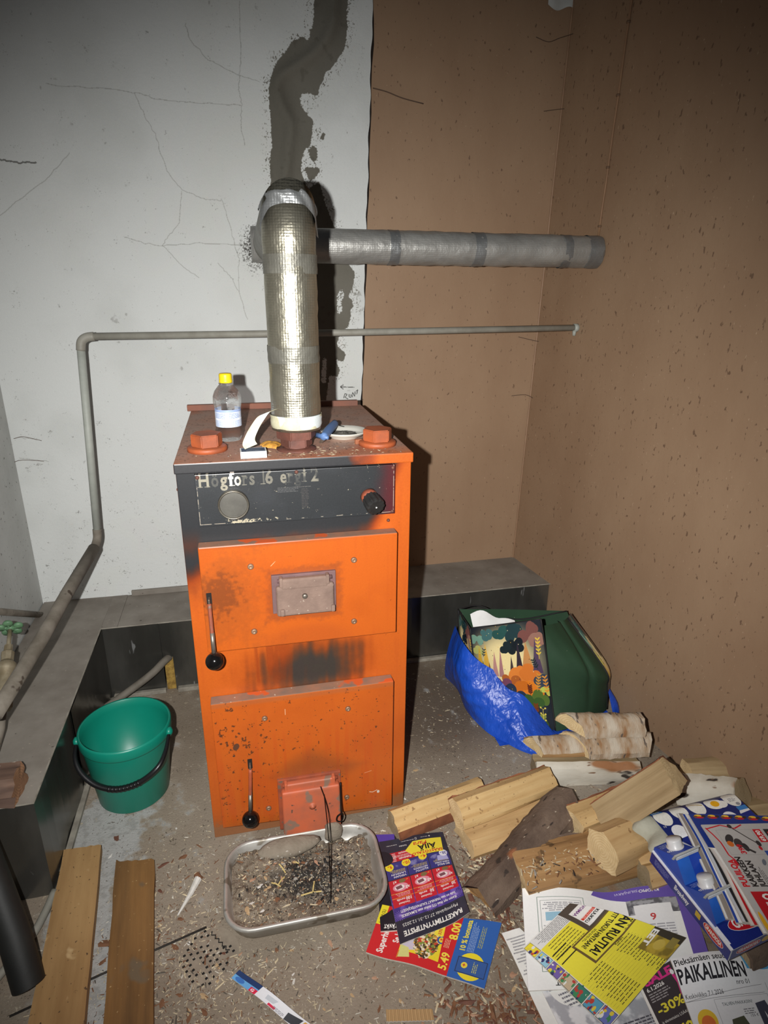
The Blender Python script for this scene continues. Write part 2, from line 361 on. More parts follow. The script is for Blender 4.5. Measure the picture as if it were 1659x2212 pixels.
for f in bm.faces:
    for lp in f.loops: lp[L].uv = ((lp.vert.co.x - WX0) / (WX1 - WX0), lp.vert.co.z / WZ1)
w = part('wall_back', bm, WHITE, origin=(-.26, .917, 0)); smooth_angle(w, 50)
tag(w, 'white plastered back wall with a grey mortared channel above the boiler', 'wall', kind='structure')

# ---- brown painted walls to the right
BROWN = M('brown_paint', (156, 129, 103), (143, 115, 90), rough=.62, scale=3.2, lo=.3, hi=.7, bmp=.22, bscale=70, spec=.35, stretch=(1, 1, .55), speck=[((112, 88, 69), 95, .665), ((172, 146, 120), 150, .71)])
def cx(z): return .965 + .024 * z
def rx(y, z): return cx(z) + .13 * (.947 - y)
w = part('wall_recess', grid(lambda u, v: Vector((.29 + (cx(2.4 * v) - .29) * u, .947, 2.4 * v)), 8, 16), BROWN); tag(w, 'brown painted recessed wall between the white plaster edge and the corner', 'wall', kind='structure')
w = part('wall_right', grid(lambda u, v: Vector((rx(.947 - 1.6 * u, 2.4 * v), .947 - 1.6 * u, 2.4 * v)), 16, 16), BROWN); tag(w, 'brown painted side wall on the right with fine flecks', 'wall', kind='structure')
CORNER = M('corner_paint', (158, 126, 98), (140, 108, 82), rough=.6)
o = part('trim_1', tube([(cx(z) - .002, .945, z) for z in (0, .5, 1, 1.5, 2, 2.4)], .0032, 6), CORNER); tag(o, 'pale worn paint line down the brown corner', 'trim', kind='structure')
torn = grid(lambda u, v: Vector((.93 + .092 * u, .9445 - .002 * math.sin(u * 9), 2.19 + .2 * v - (.010 * math.sin(u * 5.5) + .012 * u) * (1 - v))), 14, 4)
o = part('trim_2', torn, M('bare_plaster', (205, 208, 204), rough=.85)); tag(o, 'torn bare white patch at the top of the brown corner', 'patch', kind='structure')

jn = bmesh.new()  # dark strip: the joint and the plaster edge's shadow painted as one colour
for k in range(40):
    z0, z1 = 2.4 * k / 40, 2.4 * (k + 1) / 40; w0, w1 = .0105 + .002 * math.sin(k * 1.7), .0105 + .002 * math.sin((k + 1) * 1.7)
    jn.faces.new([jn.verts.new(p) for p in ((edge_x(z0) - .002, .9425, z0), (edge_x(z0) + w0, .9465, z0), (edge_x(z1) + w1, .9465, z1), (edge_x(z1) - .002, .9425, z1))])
o = part('trim_3', jn, M('joint_and_shadow', (34, 24, 18), rough=.95, bmp=0)); tag(o, 'narrow dark strip painted in for the joint and its shadow between the white plaster and the brown wall', 'joint', kind='structure')

# ---- left wall, grey plaster
LW = M('grey_plaster', (192, 194, 191), (178, 180, 177), rough=.85, scale=5, bmp=.35, bscale=80, dist=.003, spec=.2, speck=[((120, 120, 116), 75, .67)])
w = part('wall_left', grid(lambda u, v: Vector((-.842 - .004, .917 - 1.5 * u, 2.4 * v)), 12, 12), LW); tag(w, 'grey white plastered wall on the left', 'wall', kind='structure')

# ---- concrete floor
FX0, FX1, FY0, FY1, FS = -1.0, 1.35, -.85, .96, 720.0
fc = Canvas(int((FX1 - FX0) * FS), int((FY1 - FY0) * FS), (141, 129, 114))
gx = fc.XX / FS + FX0; gy = FY1 - fc.YY / FS
m1 = fbm(fc.h, fc.w, 7, 5, 11); m2 = fbm(fc.h, fc.w, 45, 4, 12); m3 = fbm(fc.h, fc.w, 800, 2, 13); m4 = fbm(fc.h, fc.w, 160, 3, 14)
fc.mix(sst(.4, .7, m1), (121, 109, 94), .8); fc.mix(sst(.5, .75, m2), (154, 144, 129), .55)
wet = sst(.34, .1, np.hypot((gx - .46) / 1.15, (gy - .42) / 1.1) + (m1 - .5) * .25); fc.mix(wet, (88, 76, 64), .8)
dry = sst(.30, .06, np.hypot((gx - .75) / 1.5, (gy + .0) / 1.0) + (m1 - .5) * .2); fc.mix(dry, (146, 137, 125), .7)
lime = sst(.46, .60, m2 * .5 + m4 * .25 + .62 * np.exp(-(((gx + .55 - (gy) * -.10) / .075) ** 2)) * sst(.33, .05, gy) - .1)
lime2 = sst(.5, .62, m2 * .55 + m4 * .3 + .4 * np.exp(-(((gx + .53) / .11) ** 2 + ((gy - .06) / .14) ** 2)) - .02)
fc.mix(np.maximum(lime, lime2), (172, 174, 174), .8); fc.mix(np.maximum(lime, lime2) * sst(.5, .65, m4), (112, 110, 106), .3)
rust = sst(.60, .68, m2 * .6 + m1 * .4) * sst(.1, -.2, gy); fc.mix(rust, (128, 84, 54), .45)
fc.mix(sst(.64, .70, m3 * .7 + m4 * .3), (196, 188, 170), .8); fc.mix(sst(.36, .31, m3 * .7 + m4 * .3), (66, 58, 50), .8)
fc.mix(sst(.70, .75, m4), (178, 164, 138), .6)
FLOOR = MI('concrete_floor', fc, rough=.8, bmp=.5, bscale=160, var=.16, vscale=500, dist=.003, spec=.3)
w = part('floor', grid(lambda u, v: Vector((FX0 + (FX1 - FX0) * u, FY0 + (FY1 - FY0) * v, 0)), 20, 20), FLOOR, origin=(0, 0, 0)); tag(w, 'dirty brown grey concrete floor strewn with wood litter', 'floor', kind='structure')

# ================================================================ SHEET METAL PIPE CASINGS
SHEET = M('bare_sheet', (114, 113, 108), (86, 85, 80), rough=.24, metal=.72, scale=7, bmp=.12, bscale=25, stretch=(1, 1, .3), speck=[((190, 192, 192), 38, .72)])
DUST = M('dusty_sheet', (136, 130, 121), (116, 109, 100), rough=.75, metal=0.0, scale=9, bmp=.12, bscale=120, speck=[((150, 143, 131), 90, .70), ((74, 66, 58), 60, .72)])
STRIP = M('pale_strip', (150, 145, 133), (120, 114, 104), rough=.8, scale=30)
WOOL = M('mineral_wool', (170, 138, 66), (120, 92, 40), rough=.9, scale=60, bmp=.8, bscale=220)
c1 = thing('pipe_casing', 'dusty sheet metal pipe casing along the left wall, open end towards the planks', 'casing', (-.725, .40, 0), 'sheet metal pipe casings')
part('top_sheet', grid(lambda u, v: Vector((-.842 + .232 * u, -.082 + .999 * v, .268 + .002 * math.sin(v * 7 + u * 2))), 4, 16), DUST, c1)
part('side_sheet', grid(lambda u, v: Vector((-.611 + .002 * math.sin(v * 9), -.080 + .33 * v, .268 * u)), 6, 8), SHEET, c1)
part('side_sheet', grid(lambda u, v: Vector((-.609 + .003 * math.sin(v * 8 + 1), .245 + .435 * v, .268 * u)), 6, 10), SHEET, c1)
part('end_sheet', grid(lambda u, v: Vector((-.842 + .232 * u, -.081 + .002 * math.sin(u * 6), .267 * v)), 6, 6), SHEET, c1)
part('folded_edge', tube([(-.842, -.081, .268), (-.611, -.081, .268), (-.611, .68, .268)], .0022, 6), STRIP, c1)
part('skirting_strip', box(-.611, -.03, 0, -.596, .66, .012, .002), STRIP, c1)
c2 = thing('pipe_casing', 'sheet metal pipe casing across the back, passing behind the orange boiler', 'casing', (.2, .80, 0), 'sheet metal pipe casings')
part('top_sheet', grid(lambda u, v: Vector((-.61 + .05 * u, .68 + .236 * v, .2695)), 2, 4), DUST, c2)
part('top_sheet', grid(lambda u, v: Vector((-.56 + .90 * u, .68 + .236 * v, .268 + .001 * math.sin(u * 20))), 20, 4), DUST, c2)
part('top_sheet', grid(lambda u, v: Vector((.34 + (rx(.68 + .266 * v, .27) - .34) * u, .68 + .266 * v, .2685)), 14, 4), DUST, c2)
def front(x0, x1, z0, z1, dy, name='front_sheet'):
    return part(name, grid(lambda u, v: Vector((x0 + (x1 - x0) * u, .68 + dy + .0025 * math.sin((x0 + (x1 - x0) * u) * 23 + v * 2), z0 + (z1 - z0) * v)), 10, 6), SHEET, c2)
front(-.61, -.55, 0, .268, .001); front(-.552, -.43, 0, .268, -.001); front(-.43, -.395, .133, .268, .001); front(-.396, .10, 0, .268, -.001); front(.09, rx(.68, .1), 0, .268, .001)
part('folded_edge', tube([(-.61, .679, .268), (rx(.68, .27), .679, .268)], .0022, 6), STRIP, c2)
part('insulation', box(-.428, .684, 0, -.397, .72, .13, .004), WOOL, c2)
part('wall_flange', box(-.545, .904, .268, .31, .916, .288, .002), DUST, c2)
part('skirting_strip', box(-.60, .664, 0, -.43, .679, .014, .002), STRIP, c2); part('skirting_strip', box(-.39, .660, 0, .1, .678, .016, .002), STRIP, c2); part('skirting_strip', box(.26, .662, 0, .66, .679, .012, .002), STRIP, c2)

# ================================================================ PIPES AND DUCTS ON THE WALLS
PAINT = M('grey_pipe_paint', (150, 148, 138), (134, 131, 121), rough=.55, scale=20, bmp=.08)
PALE = M('pale_pipe_paint', (172, 176, 168), (158, 162, 154), rough=.55, scale=20, bmp=.08)
DUSTY = M('dusty_pipe', (128, 121, 110), (98, 91, 80), rough=.8, scale=16, bmp=.2, speck=[((66, 56, 46), 28, .68)])
p = thing('heating_pipe', 'grey painted heating pipe bent round the back wall behind the flue', 'pipe', (-.56, .716, .55))
XE = -.550
part('straight_pipe', tube([(XE + .03, .716, 1.197), (.2, .716, 1.203), (rx(.716, 1.21) + .004, .716, 1.214)], .0105, 14), PAINT, p, True)
part('straight_pipe', tube([(XE, .716, 1.165), (-.583, .716, .60)], .0115, 14), PALE, p, True)
part('elbow', tube(bez([(XE + .04, .716, 1.1975), (XE + .018, .716, 1.194), (XE + .004, .716, 1.182), (XE - .001, .716, 1.158)], 5), .0128, 14), PAINT, p, True)
E2 = [(-.583, .716, .605), (-.5845, .712, .578), (-.588, .690, .562), (-.591, .66, .557)]
part('elbow', tube(bez(E2, 5), .0135, 14), DUSTY, p, True)
part('sloping_pipe', tube([(-.590, .67, .558), (-.618, .42, .526), (-0.636, 0.229, 0.500), (-0.657, 0.117, 0.475), (-0.680, -0.000, 0.450)], .0175, 16), DUSTY, p, True)
part('wall_sleeve', tube([(rx(.716, 1.21) - .012, .716, 1.2135), (rx(.716, 1.21) + .003, .716, 1.214)], .0135, 14), PALE, p, True)
part('drip_nub', tube([(rx(.716, 1.21) - .010, .714, 1.205), (rx(.716, 1.21) - .011, .712, 1.188)], [.007, .005], 10), PALE, p, True)
q = tag(part('side_pipe', tube([(-0.832, 0.874, 0.239), (-0.832, 0.667, 0.358), (-0.832, 0.363, 0.534)], .0105, 10), DUSTY, None, True), 'thin dusty pipe running low along the left wall behind the valve', 'pipe')

# green handwheel valve
VG = M('green_wheel_paint', (96, 134, 98), (70, 102, 74), rough=.5, scale=30); BRASS = M('dusty_brass', (150, 140, 118), (120, 108, 84), rough=.6, metal=.3, scale=25, bmp=.3)
A = Vector((-0.752, 0.360, 0.470)); B = Vector((-0.731, 0.168, 0.360)); LV = (A - B).length; D = (A - B).normalized(); X, Y, _ = frame(D)
v = thing('shutoff_valve', 'dusty brass shut off valve with a green handwheel at the left wall', 'valve', B)
hw = bmesh.new()
for k in range(5):
    a = k * 2 * PI / 5 + .3; c = A + (X * math.cos(a) + Y * math.sin(a)) * .022; lathe([(0, -.005), (.010, -.004), (.0125, 0), (.010, .005), (0, .006)], c, 12, D, bm=hw)
    tube([A, c], .005, 8, bm=hw)
lathe([(0, -.006), (.010, -.006), (.010, .007), (0, .009)], A, 12, D, bm=hw)
part('handwheel', hw, VG, v, True)
def vp(prof): return [(r, h * LV) for r, h in prof]
part('stem', lathe(vp([(.0055, .62), (.0055, 1.0)]), B, 10, D), BRASS, v, True)
part('bonnet', lathe(vp([(.008, .54), (.015, .55), (.016, .66), (.011, .68), (.010, .76), (.006, .77)]), B, 8, D), BRASS, v)
part('body', lathe(vp([(.014, .10), (.020, .12), (.021, .20), (.017, .24), (.018, .40), (.0235, .43), (.0235, .50), (.014, .55)]), B, 18, D), BRASS, v, True)
part('union_nut', lathe(vp([(.012, -.06), (.022, -.04), (.022, .10), (.014, .12)]), B, 6, D), BRASS, v)
part('inlet_pipe', tube([B, B - D * .06, (B.x - .01, B.y - .09, .272)], .010, 10), DUSTY, v, True)

# foil insulated flue pipe and duct
def foil(name, col, rough, metal):
    m, nt, b = base_mat(name); b.inputs['Metallic'].default_value = metal
    n = noise(nt, 14, 4, .6); r = ramp(nt, n.outputs[0], [(.3, lin(col)), (.7, lin(tuple(c * .84 for c in col)))]); nt.links.new(r.outputs[0], b.inputs['Base Color'])
    rr = ramp(nt, noise(nt, 9, 3).outputs[0], [(.3, (rough,) * 3), (.7, (rough + .13,) * 3)]); nt.links.new(rr.outputs[0], b.inputs['Roughness'])
    tc = nt.nodes.new('ShaderNodeTexCoord'); w1 = nt.nodes.new('ShaderNodeTexWave'); w1.bands_direction = 'Z'; w1.inputs['Scale'].default_value = 62; w1.inputs['Distortion'].default_value = .6; nt.links.new(tc.outputs['Object'], w1.inputs['Vector'])
    w2 = nt.nodes.new('ShaderNodeTexWave'); w2.bands_direction = 'X'; w2.inputs['Scale'].default_value = 62; w2.inputs['Distortion'].default_value = .6; nt.links.new(tc.outputs['Object'], w2.inputs['Vector'])
    p1 = bump(nt, b, w1.outputs[0], .22, .0007); p2 = bump(nt, b, w2.outputs[0], .2, .0007, p1)
    p3 = bump(nt, b, noise(nt, 55, 3, .6).outputs[0], .45, .004, p2); bump(nt, b, noise(nt, 16, 2, .5, (1, 1, .35)).outputs[0], .35, .008, p3); return m
FOIL = foil('aluminium_foil', (192, 187, 168), .31, .90); FOIL2 = foil('dull_foil', (176, 175, 170), .40, .55); TAPE = foil('grey_duct_tape', (128, 126, 116), .42, .5); TAPE2 = foil('silver_tape', (146, 148, 148), .36, .6)
PX, PY, PR, ZC = .0065, .073, .0535, 1.474
def ringz(z, r=PR): return [Vector((PX + r * math.cos(2 * PI * j / 40), PY + r * math.sin(2 * PI * j / 40), z)) for j in range(40)]
def wob(ring, k, amp=.0004):
    q = random.Random(k); ph = [q.uniform(0, 6.28) for _ in range(4)]; c = Vector((PX, PY, 0)); out = []
    for j, v in enumerate(ring):
        t = 2 * PI * j / 40; s = amp * (math.sin(3 * t + ph[0]) + math.sin(7 * t + ph[1]) * .7 + math.sin(2 * t + ph[2])); out.append(v + Vector((math.cos(t), math.sin(t), 0)) * s)
    return out
fp = thing('flue_pipe', 'upright foil wrapped flue pipe on the boiler, bent back to the wall', 'pipe', (PX, PY, 1.043), 'foil wrapped pipes')
rings = [wob(ringz(1.043 + (ZC - PR - 1.043) * k / 24), k) for k in range(25)] + [[v + Vector((0, 0, ZC - (v.y - PY) - v.z)) for v in ringz(ZC)]]
part('foil_sleeve', loft(rings, True), FOIL, fp, True)
def yring(y, r=PR, zc=ZC, mit=False): return [Vector((PX + r * math.cos(2 * PI * j / 40), (PY - r * math.sin(2 * PI * j / 40)) if mit else y, zc + r * math.sin(2 * PI * j / 40))) for j in range(40)]
DZ = 1.449
back = [yring(0, .0525, ZC, True)] + [yring(PY + .07 + (.60 - .07) * k / 8, .0525, ZC + (DZ - ZC) * k / 8) for k in range(9)]
part('foil_bend', loft(back, True), TAPE, fp, True)
part('tape_band', loft([wob(ringz(1.36 + .036 * k / 4, PR + .0012), 40 + k) for k in range(5)], False), TAPE, fp, True)
part('tape_band', loft([wob(ringz(1.186 + .034 * k / 4, PR + .0012), 50 + k) for k in range(5)], False), TAPE, fp, True)
part('tape_band', loft([wob(ringz(1.065 + .012 * k / 2, PR + .0010), 60 + k) for k in range(3)], False), TAPE, fp, True)
MASK = M('masking_tape', (204, 201, 172), (184, 180, 150), rough=.6, scale=40, bmp=.3, bscale=300, speck=[((206, 214, 214), 22, .52)])
part('masking_tape', loft([wob(ringz(1.048 + .028 * k / 4, PR + .0024 - (.002 if k == 0 else 0)), 70 + k, .0005) for k in range(5)], False), MASK, fp, True)
# taped cap over the mitred shoulder
def capf(u, v):
    a = -1.35 + 2.70 * u; r = PR + .0032 + .0022 * math.sin(u * 13 + v * 4) * math.sin(v * 9 + u * 3) + .0012 * math.sin(u * 31 + v * 17); ca = r * math.cos(a)
    t = v * 2.0
    z0 = ZC + .010 - .050 * abs(a / 1.35) ** 3
    if t < 1: P = Vector((PX + r * math.sin(a), PY - ca, z0 + (ZC + ca - z0) * t))
    else: P = Vector((PX + r * math.sin(a), PY - ca + .105 * (t - 1), ZC + ca - .004 * (t - 1)))
    k = math.exp(-((t - 1) / .35) ** 2); P.y += .010 * k; P.z -= .010 * k; return P
part('tape_patch', grid(capf, 26, 26), TAPE2, fp, True)
seam = [Vector((PX + (PR + .001) * math.cos(t), PY + (PR + .001) * math.sin(t), ZC - (PR) * math.sin(t) - .004)) for t in [PI + PI * k / 20 for k in range(21)]]
fl2 = grid(lambda u, v: Vector((PX + PR * .80 + .014 * u + .006 * v * u, PY - .02 + .05 * u, ZC + .030 - .062 * v - .012 * u)), 6, 8)
part('loose_flap', fl2, TAPE2, fp, True)
# loose tail of masking tape hanging onto the matchbox
tail = [(-0.045, 0.030, 1.085), (-0.063, 0.020, 1.081), (-0.078, 0.016, 1.064), (-0.090, 0.018, 1.045), (-0.099, 0.018, 1.025), (-0.095, 0.014, 1.015)]
tb = bez(tail, 5)
part('tape_tail', grid(lambda u, v: tb[min(len(tb) - 1, int(v * (len(tb) - 1) + .5))] + Vector((-.013 + .026 * u, .004 * math.sin(v * 4), .010 * u)), 3, 24), MASK, fp, True)

DY, DR = .662, .0475
dp = thing('foil_duct', 'horizontal foil wrapped duct running to the brown side wall', 'duct', (.5, DY, DZ), 'foil wrapped pipes')
def xring(x, r): return [Vector((x, DY + r * math.cos(2 * PI * j / 36), DZ + .004 * (1 - (x / 1.0)) * 0 + r * math.sin(2 * PI * j / 36))) for j in range(36)]
def xw(x, r, k, amp=.0008):
    q = random.Random(k); ph = [q.uniform(0, 6.28) for _ in range(3)]
    return [Vector((x, DY + (r + amp * (math.sin(3 * t + ph[0]) + math.sin(8 * t + ph[1]))) * math.cos(t), DZ + (r + amp * (math.sin(3 * t + ph[0]) + math.sin(8 * t + ph[1]))) * math.sin(t))) for t in [2 * PI * j / 36 for j in range(36)]]
XEND = rx(DY, DZ) - .002
part('foil_sleeve', loft([xw(-.05 + (XEND + .05) * k / 40, DR, 100 + k) for k in range(41)], True), FOIL2, dp, True)
for x0, wd in ((.346, .030), (.608, .034), (.902, .026)):
    part('tape_band', loft([xw(x0 + wd * k / 3, DR + .0012, 200 + k) for k in range(4)], False), TAPE2, dp, True)
part('end_collar', loft([xw(XEND - .048, DR + .0012, 301), xw(XEND - .03, DR + .0018, 302), xw(XEND - .008, DR + .0018, 303), xw(XEND, DR + .0008, 304)], False), TAPE2, dp, True)

# cable up the brown side wall
cb = thing('wall_cable', 'thin brown cable clipped up the brown side wall above the duct', 'cable', (1.0, .66, 1.5))
pts = []
for k in range(13):
    z = 1.497 + .9 * k / 12; y = .664 - .012 * k / 12 + .001 * math.sin(k * 2.1); pts.append((rx(y, z) - .003, y, z))
CABLE = M('painted_cable', (150, 116, 86), (132, 100, 74), rough=.6)
part('cable', tube(pts, .0032, 8), CABLE, cb, True)
for z in (1.525, 1.69, 1.88, 2.06):
    y = .664 - .012 * (z - 1.497) / .9; part('cable_clip', lathe([(0, -.004), (.0058, -.003), (.0066, 0), (.0058, .003), (0, .004)], (rx(y, z) - .003, y, z), 10), M('clip', (112, 86, 64), rough=.6), cb, True)

# cobwebs in the corners
WEB = M('cobweb_dust', (92, 74, 60), (80, 62, 50), rough=.9)
def web(P, lab, r=.0012):
    tag(part('cobweb', tube(bez(P, 5), r, 5), WEB, None, True), lab, 'cobweb', 'dusty cobweb strands in the corners')
web([(0.895, 0.940, 2.099), (0.937, 0.935, 2.088), (0.974, 0.930, 2.100), (1.037, 0.930, 2.122), (1.099, 0.930, 2.156)], 'topmost dark cobweb strand across the brown corner')
web([(0.943, 0.940, 1.896), (0.990, 0.935, 1.903), (1.043, 0.930, 1.909)], 'short cobweb strand crossing the brown corner above the duct')
web([(0.360, 0.940, 1.924), (0.404, 0.940, 1.917), (0.456, 0.940, 1.903), (0.525, 0.940, 1.892)], 'cobweb strand on the brown wall beside the white plaster edge', .0018)
web([(0.915, 0.940, 1.169), (0.969, 0.935, 1.157), (1.034, 0.930, 1.145)], 'cobweb strand on the brown wall under the thin pipe')
web([(0.905, 0.940, 0.951), (0.960, 0.935, 0.954), (0.997, 0.930, 0.938)], 'lower cobweb strand crossing the brown corner below the thin pipe')
web([(-0.835, 0.910, 0.866), (-0.806, 0.910, 0.871), (-0.754, 0.910, 0.856)], 'upper cobweb strand in the left white corner', .0009)
web([(-0.880, 0.910, 0.764), (-0.833, 0.910, 0.793), (-0.758, 0.910, 0.787)], 'lower cobweb strand in the left white corner', .0009)

# ================================================================ THE BOILER
BX, BD, BH = .25, .591, .975
ORANGE = (180, 85, 26)
def orange_wear(c, seed, grime=.5):
    a = fbm(c.h, c.w, 5, 5, seed); b = fbm(c.h, c.w, 60, 3, seed + 1); s = fbm(c.h, c.w, 40, 3, seed + 2, ar=.08); t = fbm(c.h, c.w, 180, 2, seed + 3)
    c.mix(sst(.45, .75, a), (168, 77, 24), .6); c.mix(sst(.55, .8, s), (168, 74, 26), .5 * grime)
    c.mix(sst(.68, .74, b * .6 + t * .4), (110, 50, 22), .8 * grime); return a, b, s, t
fcv = Canvas(800, 1560, ORANGE); sx = fcv.XX / fcv.w * .5 - .25; sz = (1 - fcv.YY / fcv.h) * .975
a, b, s, t = orange_wear(fcv, 21, .8)
top = sz - .80 - (a - .5) * .10 + sst(-.16, -.26, sx) * .055 - sst(.14, .25, sx) * .20
red = sst(-.05, .02, top); blk = sst(-.018, .030, top)
fcv.mix(red, (92, 26, 12), .75); fcv.mix(blk, (40, 41, 43))
s = blur(s, 5); s = (s - s.mean()) / s.std() * .1 + .5; mid = np.hypot((sx - .012) / .115, (sz - .472) / .070) + (s - .5) * .8 + (a - .5) * 1.2
fcv.mix(sst(1.6, .8, mid), (120, 46, 16), .65); fcv.mix(sst(1.3, .5, mid), (52, 49, 46), .95)
run = sst(.50, .62, s) * sst(.43, .46, sz) * sst(.572, .54, sz) * sst(.02, -.06, sx) * sst(-.23, -.19, sx); fcv.mix(run, (122, 48, 18), .5)
ls = sst(-.205, -.225, sx) * sst(.64, .72, sz) * sst(.86, .78, sz); fcv.mix(ls * sst(.3, .6, a), (96, 40, 22), .7)
foot = sst(.055, .03, sz + (b - .5) * .04); fcv.mix(foot, (120, 104, 84), .9); fcv.mix(sst(.10, .03, sz + (a - .5) * .1), (150, 78, 36), .5)
FRONT = MI('boiler_front_paint', fcv, rough=.36, bmp=.06, bscale=200, var=.06, vscale=260)
tcv = Canvas(700, 800, (172, 130, 110)); a2 = fbm(800, 700, 5, 5, 31); b2 = fbm(800, 700, 70, 3, 32); t2 = fbm(800, 700, 230, 2, 33)
tcv.mix(sst(.35, .65, a2), (166, 140, 126), .8); tcv.mix(sst(.58, .75, a2), (182, 106, 74), .6); tcv.mix(sst(.62, .7, b2), (84, 66, 58), .5)
ft = sst(.86, .99, tcv.YY / 800 + (a2 - .5) * .1); tcv.mix(ft * sst(.3, .6, a2), (176, 74, 30), .5)
tcv.mix(sst(.8, 1., tcv.XX / 700 + (a2 - .5) * .3) * ft, (214, 92, 22), .8); tcv.mix(sst(.70, .75, t2 * .6 + b2 * .4), (186, 170, 150), .7); tcv.mix(sst(.30, .25, t2), (60, 44, 36), .7)
TOPM = MI('boiler_top_dust', tcv, rough=.75, bmp=.3, bscale=260, var=.14, vscale=350)
OR = M('orange_enamel', (178, 84, 26), (164, 75, 24), rough=.36, scale=8, bmp=.05)
SOOT = M('sooted_enamel', (58, 58, 60), (46, 46, 48), rough=.45, scale=9, bmp=.08, speck=[((120, 46, 18), 9, .66)])
RUSTO = M('faded_orange_iron', (158, 76, 46), (126, 66, 48), rough=.6, scale=22, bmp=.25, bscale=90, speck=[((110, 84, 70), 50, .62)])
BROWNIRON = M('rusty_brown_iron', (104, 62, 50), (80, 50, 42), rough=.65, scale=25, bmp=.3, bscale=120, metal=.1)
DUSTIRON = M('dusty_cast_iron', (128, 106, 94), (108, 88, 78), rough=.8, scale=18, bmp=.35, bscale=160, speck=[((154, 138, 124), 90, .68)])
STEEL = M('worn_steel', (140, 132, 122), (110, 100, 90), rough=.45, metal=.7, scale=30)
PLUGM = M('plug_paint', (168, 84, 44), (136, 72, 46), rough=.55, scale=22, bmp=.2, bscale=90)
BALL = M('black_bakelite', (16, 15, 15), rough=.12, bmp=0)
BOLT = M('bolt_zinc', (150, 120, 96), (120, 92, 72), rough=.5, metal=.4, scale=60)
DUSTED = M('dust_over_orange', (150, 104, 80), (122, 98, 84), rough=.75, scale=22, bmp=.2, speck=[((196, 82, 30), 18, .60), ((190, 178, 160), 120, .72)])

bo = thing('wood_boiler', 'orange sheet metal wood fired boiler with sooted front and two doors', 'boiler', (0, .29, 0))
bm = box(-BX, 0, 0, BX, BD, BH, .002); uvbox(bm, -BX, BX, 0, BH)
for f in bm.faces: f.material_index = 0 if f.normal.y < -.5 else 1
part('casing', bm, [FRONT, OR], bo)
bm = box(-.252, -.011, .974, .252, .604, .996, .0025); uvbox(bm, -.252, .252, -.011, .604, (0, 1))
for f in bm.faces: f.material_index = 0 if f.normal.z > .5 else (1 if f.normal.y < -.5 and f.calc_center_median().x < 9 else 2)
lipc = Canvas(600, 30, (44, 44, 46)); na = fbm(30, 600, 12, 3, 5); lx = lipc.XX / 600; lipc.mix(sst(.74, .84, lx + (na - .5) * .2), ORANGE); lipc.mix(sst(.70, .76, lx + (na - .5) * .2) * sst(.86, .8, lx), (110, 40, 16), .6)
LIP = MI('boiler_lip_paint', lipc, rough=.4, bmp=.05)
L = bm.loops.layers.uv.verify()
for f in bm.faces:
    if f.material_index == 1:
        for lp in f.loops: lp[L].uv = ((lp.vert.co.x + .252) / .504, (lp.vert.co.z - .974) / .022)
part('top_cover', bm, [TOPM, LIP, OR], bo)
part('back_flange', box(-.262, .588, .994, .240, .604, 1.012, .002), M('dust_orange_flange', (132, 80, 60), (112, 74, 60), rough=.7, scale=12), bo)

# control panel with worn lettering
pc = Canvas(1270, 378, (40, 42, 44)); pa = fbm(378, 1270, 6, 5, 41); pb = fbm(378, 1270, 60, 3, 42); pt_ = fbm(378, 1270, 260, 2, 43)
pc.mix(sst(.45, .75, pa), (49, 51, 54), .6); pc.mix(sst(.86, 1.0, pc.XX / 1270 + (pa - .5) * .12), (86, 22, 26), .7)
lay = Canvas(1270, 378, (0, 0, 0))
for ch, lx_, wd, fa_ in (('H', 18, 66, .8), ('ö', 97, 45, .28), ('g', 153, 46, .8), ('f', 203, 38, 1), ('o', 236, 44, .7), ('r', 284, 36, .3), ('s', 328, 34, .45), ('1', 400, 22, .35), ('6', 425, 50, .55), ('e', 519, 42, .65), ('r', 565, 38, .6), ('g', 612, 42, .3), ('i', 662, 20, .6), ('2', 714, 50, .65)):
    g_ = int(255 * fa_); lay.text(ch, lx_, 118, 122, (g_, g_, g_), bold=.026, fit=wd)
for x0, x1, ys in ((14, 46, (115, 31)), (56, 90, (115, 31)), (203, 240, (115,)), (282, 312, (115, 58)), (396, 428, (115,)), (560, 592, (115, 58)), (656, 688, (115, 58))):
    for y_ in ys: lay.rect(x0, y_, x1, y_ + 5, (150, 150, 150))
tm = lay.a[..., 0]; keep = sst(.40, .55, fbm(378, 1270, 26, 3, 44) * .6 + fbm(378, 1270, 9, 2, 45) * .4 + .14 - .20 * sst(400, 640, pc.XX)); fade = .25 + .75 * keep
pc.mix(tm * fade * .9, (176, 168, 146)); 
hl = sst(190, 215, pc.XX) * sst(285, 250, pc.XX); pc.mix(tm * keep * hl, (236, 234, 222))
edge = Canvas(1270, 378, (0, 0, 0)); edge.frame(8, 10, 1262, 366, 4, (255, 255, 255)); em = edge.a[..., 0] * sst(.54, .66, pb + .14 * sst(500, 300, pc.XX) + .2 * sst(1150, 1240, pc.XX)); pc.mix(em, (170, 158, 140), .85)
pc.greek(500, 150, 640, 186, 9, (92, 92, 92), 3); pc.greek(610, 150, 720, 158, 8, (100, 96, 92), 4); pc.greek(650, 165, 700, 290, 11, (84, 76, 72), 6, al=.5)
pc.mix(sst(.60, .68, pb + .22 * sst(340, 366, pc.YY) * sst(560, 420, pc.XX) - .06), (206, 196, 170), .85 ) if False else None
scr = sst(.68, .72, pb * .6 + pt_ * .4 + .16 * sst(330, 355, pc.YY) * sst(372, 364, pc.YY) * sst(560, 480, pc.XX) * sst(130, 180, pc.XX)); pc.mix(scr, (190, 178, 150), .8)
bm = box(-.213, -.0135, .858, .2105, -.0005, .9715, .0012); uvbox(bm, -.213, .2105, .858, .9845)
cp = part('control_panel', bm, MI('panel_print', pc, rough=.38, bmp=.06, bscale=220), bo)
